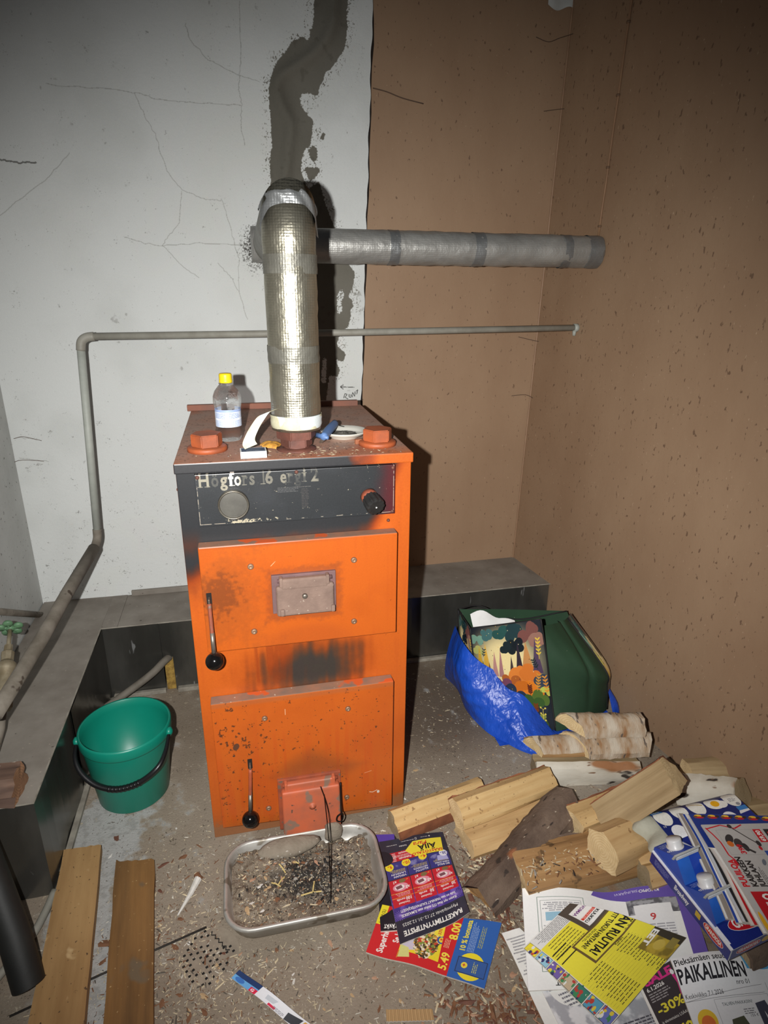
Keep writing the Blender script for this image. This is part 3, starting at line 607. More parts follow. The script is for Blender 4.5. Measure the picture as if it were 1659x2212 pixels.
for x, z in ((-.207, .966), (.205, .965), (.205, .864), (-.005, .967)):
    part('panel_screw', lathe([(0, .004), (.003, .0035), (.0042, .001), (.0042, 0)], (x, -.0135, z), 10, (0, -1, 0)), BROWNIRON, cp, True)
GLASS = M('dirty_gauge_face', (92, 90, 84), (74, 72, 68), rough=.3, scale=18, bmp=.05)
ga = Vector((-.139, -.0135, .905))
part('gauge', lathe([(.0305, 0), (.032, .002), (.032, .011), (.0305, .0125), (.0282, .0115), (.0278, .008)], ga, 40, (0, -1, 0), cap=False), M('gauge_bezel', (120, 116, 106), (90, 84, 74), rough=.35, metal=.6, scale=30), bo, True)
part('gauge_face', lathe([(0.0001, .0085), (.015, .0088), (.0282, .0078)], ga, 40, (0, -1, 0), cap=False), GLASS, bo, True)
# thermostat knob: collar and ribbed black cap, pointing out and a little down
kd = Vector((.22, -1, -.35)).normalized(); kc = Vector((.150, -.013, .905)); kX, kY, _ = frame(kd)
part('thermostat_collar', lathe([(.0185, 0), (.0185, .010), (.016, .016)], kc, 24, kd), RUSTO, bo, True)
kn = loft([[kc + kd * h + (kX * math.cos(2 * PI * j / 48) + kY * math.sin(2 * PI * j / 48)) * (r * (1 + (.035 if j % 4 < 2 else -.035) * (1 if r > .01 else 0))) for j in range(48)] for r, h in ((.0175, .012), (.0195, .018), (.0205, .040), (.0195, .045), (.016, .046), (.001, .046))])
part('thermostat_knob', kn, M('black_knob', (38, 37, 36), (26, 26, 26), rough=.5, scale=40), bo)
part('knob_pin', lathe([(.002, .046), (.0018, .0475), (.0002, .048)], kc, 8, kd), M('white_pin', (220, 220, 215)), bo, True)
part('casing_screw', lathe([(0, .004), (.003, .003), (.004, 0)], (.199, -.0005, .838), 10, (0, -1, 0)), BROWNIRON, bo, True)

def door_canvas(seed, w, h):
    c = Canvas(w, h, ORANGE); return c, orange_wear(c, seed, .45)
def door(x0, x1, z0, z1, cv, nm, zl=None):
    bm = box(x0, -.033, z0, x1, -.001, z1, .0025)
    if zl is not None:   # the door hangs a little out of square
        for v in bm.verts:
            if v.co.z < (z0 + z1) / 2: v.co.z += zl * (1 - (v.co.x - x0) / (x1 - x0))
    uvbox(bm, x0, x1, z0, z1)
    for f in bm.faces: f.material_index = 1 if f.normal.z > .6 else 0
    return part(nm, bm, [MI(nm + '_paint', cv, rough=.34, bmp=.05, bscale=160, var=.05), DUSTED], bo)
def bolts(d, pts, r=.0068):
    for x, z in pts: part('bolt', lathe([(r, 0), (r, .0025), (r * .8, .0045), (.0022, .0052), (.0018, .003), (.0001, .003)], (x, -.033, z), 14, (0, -1, 0)), BOLT, d, True)
# upper (feed) door
c, (a, b, s, t) = door_canvas(51, 870, 510)
u = c.XX / 870; v = c.YY / 510
c.mix(sst(.42, .10, np.hypot(u - .10, (v - .45) * .8) + (b - .5) * .35 + (a - .5) * .8), (120, 62, 30), .32)
c.mix(sst(.13, .04, np.hypot(u - .08, (v - .46) * .5) + (b - .5) * .2), (90, 48, 28), .5)
c.mix(sst(.30, .1, np.hypot(u - .52, (v - .96) * 1.5) + (a - .5) * .2), (150, 68, 30), .35)
halo = np.maximum(np.abs(u - .5) / .19, np.abs(v - .5) / .25); c.mix(sst(1.16, .94, halo + (b - .5) * .3 + (a - .5) * .6), (110, 56, 36), .4)
c.mix(sst(.04, .0, v + (a - .5) * .05) * sst(.9, .3, u), (120, 60, 40), .4)
for (q, r_) in (((300, 110), (320, 90)), ((298, 112), (315, 95))): c.line([q, r_], 1.5, (226, 190, 160), .6)
d1 = door(-.2185, .213, .565, .819, c, 'upper_door')
bolts(d1, [(-.113, .767), (.113, .762), (-.115, .608), (.112, .607)])
# lower (ash) door
c, (a, b, s, t) = door_canvas(61, 870, 760)
u = c.XX / 870; v = c.YY / 760
c.mix(sst(.5, .62, s) * sst(.1, .5, v), (178, 74, 24), .5)
c.mix(sst(.64, .69, b * .7 + t * .3 + .07 * np.exp(-((u - .12) ** 2 * 60 + (v - .3) ** 2 * 14))), (74, 44, 30), .85)
c.ell(70 + 28, 250, 14, 20, (88, 56, 40), .4); c.ell(84, 300, 6, 5, (80, 52, 40)); c.mix(sst(.22, .05, np.abs(u - .53) * .6 + np.abs(v - .60) + (a - .5) * .2) , (110, 62, 40), .5)
c.mix(sst(.85, 1.0, v + (a - .5) * .2), (140, 84, 52), .5); c.mix(sst(.045, .02, v), (150, 90, 60), .4)
c.line([(722, 520), (760, 512)], 2, (238, 200, 170), .7); c.line([(748, 645), (765, 650), (790, 640)], 3, (224, 220, 205), .9); c.ell(795, 652, 7, 9, (200, 190, 180)); c.line([(337, 75), (338, 108)], 3, (216, 180, 150), .8)
d2 = door(-.225, .2095, .040, .428, c, 'lower_door', .020)
bolts(d2, [(-.105, .372), (.095, .367), (-.110, .101), (.089, .095)])

def flap(d, x0, x1, z0, z1, mt, deep, tilt, seat_m):
    part('flap_frame', box(x0, -.040, z0 + .002, x1, -.032, z1, .0015), seat_m, d)
    fl = box(x0 + .008, -.040 - deep, z0, x1 - .006, -.041, z1 - .022, .007, 3)
    if tilt: xf(fl, Matrix.Translation((0, -.042, z1)) @ Matrix.Rotation(-tilt, 4, 'X') @ Matrix.Translation((0, .042, -z1)))
    lid = part('flap', smoothbm(fl), mt, d)
    part('flap_neck', box(x0 + .020, -.056, z1 - .030, x1 - .020, -.041, z1 - .004, .005, 3), mt, d)
    part('hinge_pin', tube([(x0 + .012, -.048, z1 - .010), (x1 - .010, -.048, z1 - .010)], .0045, 10), seat_m, d, True)
    for xx in (x0 + .016, x1 - .024): part('hinge_lug', box(xx, -.057, z1 - .024, xx + .008, -.040, z1 - .001, .003), mt, d)
    return lid
def smoothbm(b): return b
f1 = flap(d1, -.071, .0705, .648, .743, DUSTIRON, .015, 0, M('mauve_frame', (112, 84, 84), (96, 72, 72), rough=.7, scale=20))
for xx in (-.051, .061): part('flap_stop', box(xx - .0045, -.061, .652, xx + .0045, -.054, .668, .003), DUSTIRON, d1)
FLAPOR = M('dusty_orange_flap', (186, 92, 58), (158, 88, 64), rough=.6, scale=16, bmp=.2, speck=[((128, 100, 84), 22, .60), ((90, 66, 56), 60, .70)])
f2 = flap(d2, -.085, .073, .028, .187, FLAPOR, .022, .10, RUSTO)
part('flap_bolt', lathe([(0, .006), (.0045, .006), (.006, .004), (.006, 0)], (-.001, -.0555, .696), 12, (0, -1, 0)), STEEL, d1, True)
part('flap_boss', lathe([(0, .008), (.004, .0085), (.0045, .004), (.0095, .004), (.0105, 0)], (-.003, -.066, .118), 16, (0, -1, 0)), FLAPOR, d2, True)

def lever(slot, top, ball, r):
    h = part('lever', tube(bez([top, tuple(Vector(top).lerp(Vector(ball), .3)), tuple(Vector(top).lerp(Vector(ball), .7)), ball], 4), .0045, 10), RUSTO, bo, True)
    part('slot', box(slot[0] - .0055, -.0342, slot[1] - .012, slot[0] + .0055, -.0325, slot[1] + .016, .0008), M('slot_dark', (20, 15, 12), rough=.9), h)
    part('latch_tang', box(slot[0] - .002, -.047, slot[1] - .014, slot[0] + .002, -.033, slot[1] + .006, .001), STEEL, h)
    bare = Vector(top).lerp(Vector(ball), .62); part('bare_rod', tube([Vector(top).lerp(Vector(ball), .5), Vector(top).lerp(Vector(ball), .85)], .0048, 10), STEEL, h, True)
    part('ball_knob', lathe([(r * math.cos(PI / 2 - PI * k / 18) + 1e-5, r * math.sin(-PI / 2 + PI * k / 18)) for k in range(19)], ball, 28), BALL, h, True)
lever((-.205, .697), (-.205, -.043, .692), (-.2035, -.066, .563), .0200)
lever((-.147, .244), (-.147, -.043, .238), (-0.156, -0.066, 0.107), .0200)
part('mortar_bed', box(-.235, .012, .0, .235, .05, .04, .004), M('mortar', (130, 122, 108), rough=.9, bmp=.4), bo)

# fittings on top
for px_, py_, rot in ((-.188, .098, .25), (.190, .078, .1)):
    g = part('plug', hexa((px_, py_), .0345, 1.007, 1.034, rot), PLUGM, bo)
    part('plug_flange', lathe([(.043, .0), (.043, .008), (.040, .0105), (.02, .0115)], (px_, py_, .996), 32), PLUGM, g, True)
part('outlet_ring', lathe([(.044, 0), (.043, .003), (.030, .006)], (.005, .073, .996), 28), BROWNIRON, bo, True)
part('outlet_neck', lathe([(.029, 0), (.0285, .012)], (.005, .073, .996), 24), BROWNIRON, bo, True)
part('lower_nut', hexa((.005, .073), .0355, 1.004, 1.023, .0), BROWNIRON, bo)
part('union_nut', hexa((.005, .073), .0445, 1.022, 1.046, .18), BROWNIRON, bo)
part('side_screw', lathe([(.003, 0), (.003, .004), (.0001, .005)], (-.25, .03, .93), 8, (-1, 0, 0)), BROWNIRON, bo, True)

# ================================================================ THINGS ON TOP OF THE BOILER
# water bottle
PET = bpy.data.materials.new('clear_plastic'); PET.use_nodes = True; b_ = PET.node_tree.nodes['Principled BSDF']
b_.inputs['Transmission Weight'].default_value = 1.0; b_.inputs['Roughness'].default_value = .08; b_.inputs['IOR'].default_value = 1.18; b_.inputs['Base Color'].default_value = (.93, .95, .97, 1); b_.inputs['Alpha'].default_value = .55
bump(PET.node_tree, b_, noise(PET.node_tree, 90, 2).outputs[0], .6, .002)
bx, by, bz = -.140, .192, .9965
bt = thing('water_bottle', 'small clear plastic bottle with yellow cap standing on the boiler', 'bottle', (bx, by, bz))
prof = [(.001, .004), (.016, .002), (.024, .0), (.028, .004), (.0305, .012), (.0315, .022), (.030, .030), (.029, .050), (.029, .072), (.031, .080), (.0322, .090), (.0315, .102), (.027, .114), (.019, .124), (.0135, .130), (.0125, .142)]
bmb = lathe(prof, (bx, by, bz), 36, cap=False)
for v in bmb.verts:
    a = math.atan2(v.co.y - by, v.co.x - bx); h = v.co.z - bz
    if .004 < h < .034: f = 1 - .05 * (1 + math.cos(5 * a)) / 2; v.co.x = bx + (v.co.x - bx) * f; v.co.y = by + (v.co.y - by) * f
part('body', bmb, PET, bt, True)
lc = Canvas(640, 190, (206, 216, 232)); lc.rect(0, 0, 640, 26, (150, 168, 206)); lc.rect(0, 95, 640, 112, (232, 238, 246)); lc.rect(90, 98, 150, 108, (52, 72, 140))
for x0 in (20, 180, 330, 480): lc.greek(x0, 40, x0 + 120, 90, 12, (92, 116, 178), x0); lc.greek(x0, 118, x0 + 130, 182, 10, (130, 150, 196), x0 + 1)
lab = grid(lambda u, v: Vector((bx + .0297 * math.sin(-2.6 + 5.2 * u), by - .0297 * math.cos(-2.6 + 5.2 * u), bz + .034 + .040 * v)), 40, 3)
part('label', lab, MI('bottle_label', lc, rough=.4, bmp=0, var=.03), bt, True)
YEL = M('yellow_cap', (236, 206, 30), (226, 192, 22), rough=.4, bmp=0)
part('cap', loft([[Vector((bx + r * (1 + (.02 if j % 2 else -.02) * k_) * math.cos(2 * PI * j / 48), by + r * (1 + (.02 if j % 2 else -.02) * k_) * math.sin(2 * PI * j / 48), bz + h)) for j in range(48)] for r, h, k_ in ((.0140, .133, 0), (.0150, .134, 0), (.0150, .138, 0), (.0143, .139, 1), (.0143, .150, 1), (.0132, .153, 0), (.001, .1535, 0))]), YEL, bt, True)
part('neck_ring', lathe([(.0125, .129), (.0165, .1295), (.0165, .1315), (.0125, .132)], (bx, by, bz), 28, cap=False), PET, bt, True)
part('cap_band', lathe([(.0145, .1325), (.0150, .134), (.0148, .1365)], (bx, by, bz), 28, cap=False), YEL, bt, True)

# matchbox
mb = thing('matchbox', 'small white matchbox with blue top lying on the boiler front edge', 'box', (-.091, .022, .9965))
MR = Matrix.Translation((-.091, .022, .9965)) @ Matrix.Rotation(.02, 4, 'Z')
mc = Canvas(300, 200, (48, 66, 96)); mc.frame(0, 0, 300, 200, 14, (225, 228, 228)); mc.rect(60, 40, 240, 120, (70, 84, 104)); mc.greek(70, 135, 230, 175, 14, (190, 196, 206), 1)
MWH = M('white_card', (228, 226, 226), (216, 212, 210), rough=.6, bmp=0); STRK = M('striker', (70, 44, 40), rough=.9)
bm = box(-.027, -.018, 0, .027, .018, .0145, .0006); uvbox(bm, -.027, .027, -.018, .018, (0, 1))
for f in bm.faces: f.material_index = 1 if f.normal.z > .5 else 0
part('sleeve', xf(bm, MR), [MWH, MI('matchbox_print', mc, rough=.5, bmp=0)], mb)
part('tray', xf(box(-.0262, -.0195, .001, .0262, -.018, .0135), MR), MWH, mb)
part('striking_strip', xf(box(.0271, -.017, .002, .0274, .017, .0125), MR), STRK, mb)

# saucer used as an ashtray, knife and white plastic stick
CER = M('white_glaze', (214, 212, 202), (206, 203, 192), rough=.22, bmp=0); ASHG = M('ash_grey', (104, 100, 92), (70, 68, 62), rough=.95, scale=60, bmp=.5, bscale=300)
sc_ = thing('saucer', 'white glazed saucer with grey ash in it on the boiler top', 'saucer', (.128, .168, .9965))
part('dish', lathe([(.0001, .004), (.030, .003), (.031, .0), (.034, .0), (.035, .003), (.046, .007), (.0555, .0145), (.0565, .0165), (.055, .0170), (.044, .0095), (.032, .0062), (.0001, .0060)], (.128, .168, .9965), 48, cap=False), CER, sc_, True)
ash = grid(lambda u, v: Vector((.126 + (.034 * u + .001) * math.cos(2 * PI * v), .168 + (.034 * u + .001) * math.sin(2 * PI * v), 1.0035 + .0035 * (1 - u) + .0022 * math.sin(u * 9 + v * 14) + .0005)), 8, 24)
tag(part('ash', ash, ASHG, sc_, True), kind='stuff')
kf = thing('table_knife', 'blue plastic handled knife leaning across the saucer rim', 'knife', (.092, .165, 1.0))
BLU = M('faded_blue_plastic', (92, 122, 168), (76, 104, 150), rough=.5, bmp=.05)
hp = [(0.113, 0.210, 1.022), (0.088, 0.143, 1.020), (0.067, 0.086, 1.017)]
part('handle', tube(bez([Vector(p) for p in hp], 6), [.0085 + .0024 * math.sin(k / 12 * PI * 1.1) for k in range(13)], 12), BLU, kf, True)
part('guard', tube([(0.056, 0.107, 1.017), (0.077, 0.079, 1.016)], [.007, .004], 10), BLU, kf, True)
k0, k1 = Vector((0.072, 0.089, 1.016)), Vector((0.062, 0.100, 1.000)); kb = grid(lambda u, v: k0.lerp(k1, v) + Vector((-.007 + .014 * u, .003 * u, .0)) * (1 - .5 * v ** 3), 2, 6)
part('blade', kb, STEEL, kf)
st = thing('plastic_stick', 'white flat plastic stick with a thin dark wire behind the saucer', 'stick', (.19, .235, 1.0))
part('paddle', xf(box(-.021, -.007, -.002, .021, .007, .002, .0019), Matrix.Translation((0.188, 0.194, 1.004)) @ Matrix.Rotation(.12, 4, 'Z') @ Matrix.Rotation(-.12, 4, 'Y')), CER, st)
part('wire', tube(bez([(0.114, 0.203, 1.020), (0.132, 0.216, 1.012), (0.157, 0.228, 1.005), (0.175, 0.212, 1.003)], 5), .0012, 6), M('dark_wire', (40, 38, 36), rough=.6, metal=.5), st, True)
# peel, wood bit, crumbs
PEEL = M('orange_peel', (206, 150, 62), (160, 112, 44), rough=.6, scale=120, bmp=.4, bscale=500)
pl = thing('dried_peel', 'curled dried orange peel behind the matchbox', 'peel', (-.05, .10, .9965))
for k, (x, y, a) in enumerate(((-.055, .105, .2), (-.043, .098, .9), (-.050, .088, -.5))):
    g = grid(lambda u, v: Vector(((u - .5) * .034, .011 * math.cos((v - .1) * PI * 1.1), .012 * math.sin((v * .95) * PI) * (1 - (2 * u - 1) ** 2 * .5))), 8, 8)
    part('peel_piece', xf(g, Matrix.Translation((x, y, .9972)) @ Matrix.Rotation(a, 4, 'Z')), PEEL, pl, True)
tag(part('wood_bit', xf(box(-.008, -.004, 0, .008, .004, .012, .0015), Matrix.Translation((.147, .088, .9965)) @ Matrix.Rotation(.3, 4, 'Z')), M('brown_bit', (150, 92, 62), rough=.8, scale=50)), 'small brown wooden cube beside the right plug on the boiler', 'wood')
CRUMB = [M('crumb_pale', (206, 190, 158), rough=.9), M('crumb_brown', (132, 92, 62), rough=.9), M('crumb_dark', (48, 42, 38), rough=.9), M('crumb_grey', (160, 154, 144), rough=.9)]
def crumbs(name, n, where, size, mats, seed, flat=.35, parent=None, lab=None, long=2.5):
    q = random.Random(seed); bm = bmesh.new()
    for _ in range(n):
        P = where(q)
        if P is None: continue
        s = size * q.uniform(.4, 1.4) * (2 if q.random() < .06 else 1); l = s * q.uniform(.8, long); th = q.uniform(0, 2 * PI); tl = q.uniform(-.5, .5); c, sn = math.cos(th), math.sin(th)
        pts = []
        for dx, dy, dz in ((-l, -s * .5, 0), (l * q.uniform(.4, 1), -s * q.uniform(.2, .6), 0), (l, s * q.uniform(.2, .5), 0), (-l * q.uniform(.5, 1), s * .5, 0)):
            pts.append(Vector((P[0] + dx * c - dy * sn, P[1] + dx * sn + dy * c, P[2] + max(0, dx * tl * .5) + .0002)))
        cen = sum(pts, Vector()) / 4 + Vector((0, 0, s * flat)); vs = [bm.verts.new(p) for p in pts]; top_ = bm.verts.new(cen); mi = q.choices(range(len(mats)), weights=[5, 3, 1.5, 2][:len(mats)])[0]
        for i in range(4): f = bm.faces.new((vs[i], vs[(i + 1) % 4], top_)); f.material_index = mi
    o = part(name, bm, mats, parent); return tag(o, lab, None if parent else 'litter', kind='stuff')
def on_top(q):
    x = q.gauss(.05, .09); y = abs(q.gauss(.0, .05)) + .0
    if not (-.23 < x < .23) or math.hypot(x - .005, y - .073) < .045 or math.hypot(x + .188, y - .098) < .045 or math.hypot(x - .19, y - .078) < .045: return None
    return (x, y, .9962)
crumbs('top_crumbs', 170, on_top, .0022, CRUMB, 5, lab='pale crumbs and wood splinters scattered on the boiler top')

# ================================================================ BUCKET AND HOSE
GREEN = M('green_plastic', (12, 128, 108), (10, 120, 100), rough=.38, scale=4, bmp=.03, spec=.5)
bc = Vector((-.4735, .219, 0))
bk = thing('bucket', 'green plastic bucket with a black handle standing beside the boiler', 'bucket', bc)
part('shell', lathe([(.001, .003), (.080, .003), (.089, .001), (.093, .006), (.1135, .198), (.1155, .206), (.1165, .222), (.1145, .2245), (.1120, .222), (.1105, .20), (.090, .009), (.001, .008)], bc, 56, cap=False, bm=None), GREEN, bk, True)
part('rim_band', lathe([(.1128, .192), (.1165, .193), (.1180, .197), (.1185, .219), (.117, .224), (.1145, .225)], bc, 56, cap=False), GREEN, bk, True)
hpath = [(-.590, .190, .207), (-0.587, 0.148, 0.190), (-0.570, 0.119, 0.165), (-0.534, 0.096, 0.140), (-0.484, 0.081, 0.130), (-0.429, 0.081, 0.140), (-0.382, 0.090, 0.170), (-0.363, 0.126, 0.190), (-.357, .180, .207)]
hpb = bez(hpath, 6); BLK = M('black_plastic', (24, 24, 26), (18, 18, 20), rough=.35, bmp=.02)
part('handle', tube(hpb, [.0042 + .0035 * math.sin(PI * k / (len(hpb) - 1)) for k in range(len(hpb))], 12), BLK, bk, True)
for k in (3, 4, 5): pass
for (x, y, s) in ((-.5895, .192, -1), (-.3575, .182, 1)): part('handle_ear', lathe([(.0125, -.004), (.0125, .004), (.005, .009), (.001, .0095)], (x, y, .207), 14, (s, -.2, 0)), GREEN, bk, True)
gr = bmesh.new()
for k in range(22, 31): lathe([(.001, -.003), (.0085, -.0022), (.0085, .0022), (.001, .003)], hpb[k], 10, (hpb[k + 1] - hpb[k]), bm=gr)
part('finger_grip', gr, BLK, bk, True)
RUB = M('grey_rubber', (112, 106, 96), (92, 86, 76), rough=.75, scale=18, bmp=.15)
hs = thing('rubber_hose', 'grey rubber hose from the casing hole down behind the bucket', 'hose', (-.55, .55, 0))
hb = bez([(-.405, .70, .125), (-0.424, 0.665, 0.128), (-0.467, 0.626, 0.105), (-0.559, 0.587, 0.060), (-0.636, 0.544, 0.032), (-0.675, 0.508, 0.022), (-0.685, 0.463, 0.020), (-0.687, 0.430, 0.018)], 7)
part('hose', tube(hb, .0125, 14, cap=False), RUB, hs, True); part('bore', tube(hb, .0085, 12, cap=False), M('hose_bore', (120, 82, 40), (90, 60, 30), rough=.9), hs, True)
e = hb[-1]; part('cut_end', tube([hb[-1], hb[-1] + (hb[-1] - hb[-2]).normalized() * .0004], .0125, 14, cap=False), RUB, hs, True)

# ================================================================ TIMBER: planks, bar, chunk
def wood_mat(name, c1, c2, ring=(150, 112, 66), rough=.72, sc=60, knots=True, speck=None):
    m, nt, b = base_mat(name)
    n = noise(nt, sc, 5, .6, (1, .05, 1)); r = ramp(nt, n.outputs[0], [(.32, lin(c1)), (.68, lin(c2))])
    n2 = noise(nt, 9, 4, .6, (1, .35, 1)); r2 = ramp(nt, n2.outputs[0], [(.40, (1, 1, 1)), (.75, (.66, .60, .52))])
    out = mixc(nt, .8, r.outputs[0], r2.outputs[0], 'MULTIPLY')
    if speck:
        for i, (col, ss, th) in enumerate(speck):
            n3_ = noise(nt, ss, 3, .5); r3 = ramp(nt, n3_.outputs[0], [(th, (0, 0, 0)), (min(1, th + .05), (1, 1, 1))]); out = mixc(nt, r3.outputs[0], out, lin(col))
    nt.links.new(out, b.inputs['Base Color']); b.inputs['Roughness'].default_value = rough; b.inputs['Specular IOR Level'].default_value = .3
    p = bump(nt, b, noise(nt, sc * 1.3, 4, .6, (1, .06, 1)).outputs[0], .45, .003); bump(nt, b, noise(nt, 180, 2).outputs[0], .15, .001, p); return m
SPK = [((146, 114, 76), 55, .645), ((116, 90, 62), 140, .67)]
WOOD = wood_mat('split_wood', (206, 176, 126), (184, 148, 98), speck=SPK); WOODB = wood_mat('brown_split_wood', (172, 136, 92), (144, 108, 70), speck=[((104, 80, 54), 26, .63), ((212, 190, 148), 80, .69)])
WOODG = wood_mat('grey_split_wood', (176, 154, 118), (150, 128, 94)); PINK = wood_mat('pale_split_wood', (202, 170, 122), (184, 148, 102), speck=[((140, 106, 70), 60, .66)])
PLK1 = wood_mat('weathered_plank', (176, 142, 96), (156, 122, 80), sc=30, speck=[((82, 63, 46), 95, .655), ((190, 160, 116), 16, .62)]); PLK2 = wood_mat('brown_plank', (142, 104, 60), (100, 74, 46), sc=22, speck=[((104, 88, 68), 9, .60), ((170, 140, 96), 90, .67)])
def end_mat(name, c1, c2):
    m, nt, b = base_mat(name); tc = nt.nodes.new('ShaderNodeTexCoord'); w = nt.nodes.new('ShaderNodeTexWave'); w.wave_type = 'RINGS'; w.rings_direction = 'Y'
    w.inputs['Scale'].default_value = 55; w.inputs['Distortion'].default_value = 2.5; w.inputs['Detail'].default_value = 3; nt.links.new(tc.outputs['Object'], w.inputs['Vector'])
    r = ramp(nt, w.outputs[0], [(.1, lin(c1)), (1.0, lin(tuple(a_ * .6 + b_ * .4 for a_, b_ in zip(c1, c2))))]); n = noise(nt, 40, 4); r2 = ramp(nt, n.outputs[0], [(.35, (1, 1, 1)), (.75, (.72, .68, .60))])
    nt.links.new(mixc(nt, .7, r.outputs[0], r2.outputs[0], 'MULTIPLY'), b.inputs['Base Color']); b.inputs['Roughness'].default_value = .85; bump(nt, b, noise(nt, 150, 3).outputs[0], .4, .002); return m
ENDW = end_mat('end_grain', (216, 192, 148), (186, 154, 106)); ENDG = end_mat('grey_end_grain', (168, 150, 118), (142, 124, 94))
BIRCH = M('white_birch_bark', (208, 203, 190), (178, 168, 150), rough=.65, scale=10, bmp=.35, bscale=80, stretch=(1, .35, 1), dist=.003, speck=[((150, 104, 68), 12, .655), ((62, 54, 48), 34, .64), ((120, 92, 70), 60, .64)])
BIRCHT = M('torn_birch_bark', (190, 178, 160), (150, 118, 84), rough=.75, scale=14, lo=.42, hi=.6, bmp=.7, bscale=70, stretch=(.5, 1.4, .5), dist=.004, speck=[((142, 100, 64), 14, .60), ((96, 84, 74), 60, .64)])
BARKD = M('dark_bark', (112, 94, 80), (78, 62, 52), rough=.9, scale=16, bmp=.9, bscale=60, stretch=(1, .5, 1), dist=.006, speck=[((140, 88, 56), 13, .66), ((170, 156, 138), 85, .69), ((52, 42, 36), 40, .66)])
REDB = M('red_inner_bark', (138, 84, 54), (108, 62, 40), rough=.85, scale=24, bmp=.4)

def log(name, label, p0, p1, sec, wood, end, bark=None, barkmat=None, roll=0.0, seed=0, nseg=14, amp=.0022, grp=None, bt=.004, twist=0.0, taper=1.0, cat='log', skew=(0, 0), overh=.004, skx=(0, 0)):
    """a split log along p0 -> p1. sec: cross-section (side, up) in metres, side = to the viewer's side of the axis; bark: (first, last) section points that carry bark"""
    p0, p1 = Vector(p0), Vector(p1); d = (p1 - p0); Ln = d.length; d.normalize(); side = d.cross(Vector((0, 0, 1))).normalized(); up = side.cross(d).normalized()
    Mx = Matrix((side, d, up)).transposed().to_4x4() @ Matrix.Rotation(roll, 4, 'Y'); Mx.translation = p0
    q = random.Random(seed); S = []; n0 = len(sec); idx = []
    for i in range(n0):
        a, c = sec[i], sec[(i + 1) % n0]; ln = math.hypot(c[0] - a[0], c[1] - a[1]); k = max(1, int(ln / .012)); idx.append(len(S))
        for j in range(k): S.append((a[0] + (c[0] - a[0]) * j / k, a[1] + (c[1] - a[1]) * j / k))
    cxs = sum(s[0] for s in S) / len(S); cys = sum(s[1] for s in S) / len(S)
    off = [q.gauss(0, amp) for _ in S]; off2 = [q.gauss(0, amp) for _ in S]; e0 = [q.uniform(-.0025, .0025) for _ in S]; e1 = [q.uniform(-.0025, .0025) for _ in S]; ph = q.uniform(0, 6)
    def P(i, t, grow=0.0):
        s = S[i]; r = math.hypot(s[0] - cxs, s[1] - cys) or 1e-6; o = off[i] * (1 - t) + off2[i] * t + amp * .6 * math.sin(t * 5 + ph + i * .9) + grow; f = (1 + o / r) * (1 + (taper - 1) * t)
        x, z = cxs + (s[0] - cxs) * f, cys + (s[1] - cys) * f; a = twist * t; y = t * Ln + (e0[i] * (1 - t) + e1[i] * t) + (skew[0] * s[1] * (1 - t) + skew[1] * s[1] * t) + (skx[0] * s[0] * max(0, 1 - 3 * t) + skx[1] * s[0] * max(0, 3 * t - 2))
        return Vector((x * math.cos(a) - z * math.sin(a), y, x * math.sin(a) + z * math.cos(a)))
    rings = [[P(i, t / nseg) for i in range(len(S))] for t in range(nseg + 1)]
    bm = loft(rings, False)
    for R_, fl in ((0, True), (nseg, False)):
        c = bm.verts.new(sum(rings[R_], Vector()) / len(S) + Vector((0, -.001 if R_ == 0 else .001, 0))); bm.verts.ensure_lookup_table(); base = R_ * len(S)
        for i in range(len(S)):
            a, b2 = bm.verts[base + i], bm.verts[base + (i + 1) % len(S)]
            f = bm.faces.new((a, c, b2) if fl else (b2, c, a)); f.material_index = 1
    bmesh.ops.recalc_face_normals(bm, faces=bm.faces)
    me = bpy.data.meshes.new(name); bm.to_mesh(me); bm.free(); me.materials.append(wood); me.materials.append(end)
    o = bpy.data.objects.new(name, me); COL.objects.link(o); o.matrix_world = Mx; smooth_angle(o, 32); tag(o, label, cat, grp)
    if bark:
        i0 = idx[bark[0] % n0]; i1 = idx[bark[1] % n0]; ids = []; i = i0
        while True:
            ids.append(i)
            if i == i1: break
            i = (i + 1) % len(S)
        bq = random.Random(seed + 99); inn, out = [], []
        for t in range(nseg + 1):
            tt = t / nseg
            inn.append([P(i, tt, .0004) for i in ids]); out.append([P(i, tt, bt * (1 + bq.uniform(-.14, .14)) + (amp * .5 * bq.gauss(0, 1))) + Vector((0, (bq.uniform(-overh, overh) if t in (0, nseg) else 0), 0)) for i in ids])
        full = [a + b2[::-1] for a, b2 in zip(inn, out)]
        bb = loft(full, True); bmesh.ops.recalc_face_normals(bb, faces=bb.faces)
        me = bpy.data.meshes.new('bark'); bb.to_mesh(me); bb.free(); me.materials.append(barkmat)
        b3 = bpy.data.objects.new('bark', me); COL.objects.link(b3); b3.parent = o; smooth_angle(b3, 40)
    return o
def half(r, up=1, n=9, fl=0.0, sq=1.0): return [(r * math.cos(PI * k / n), up * sq * r * math.sin(PI * k / n) - fl) for k in range(n + 1)]
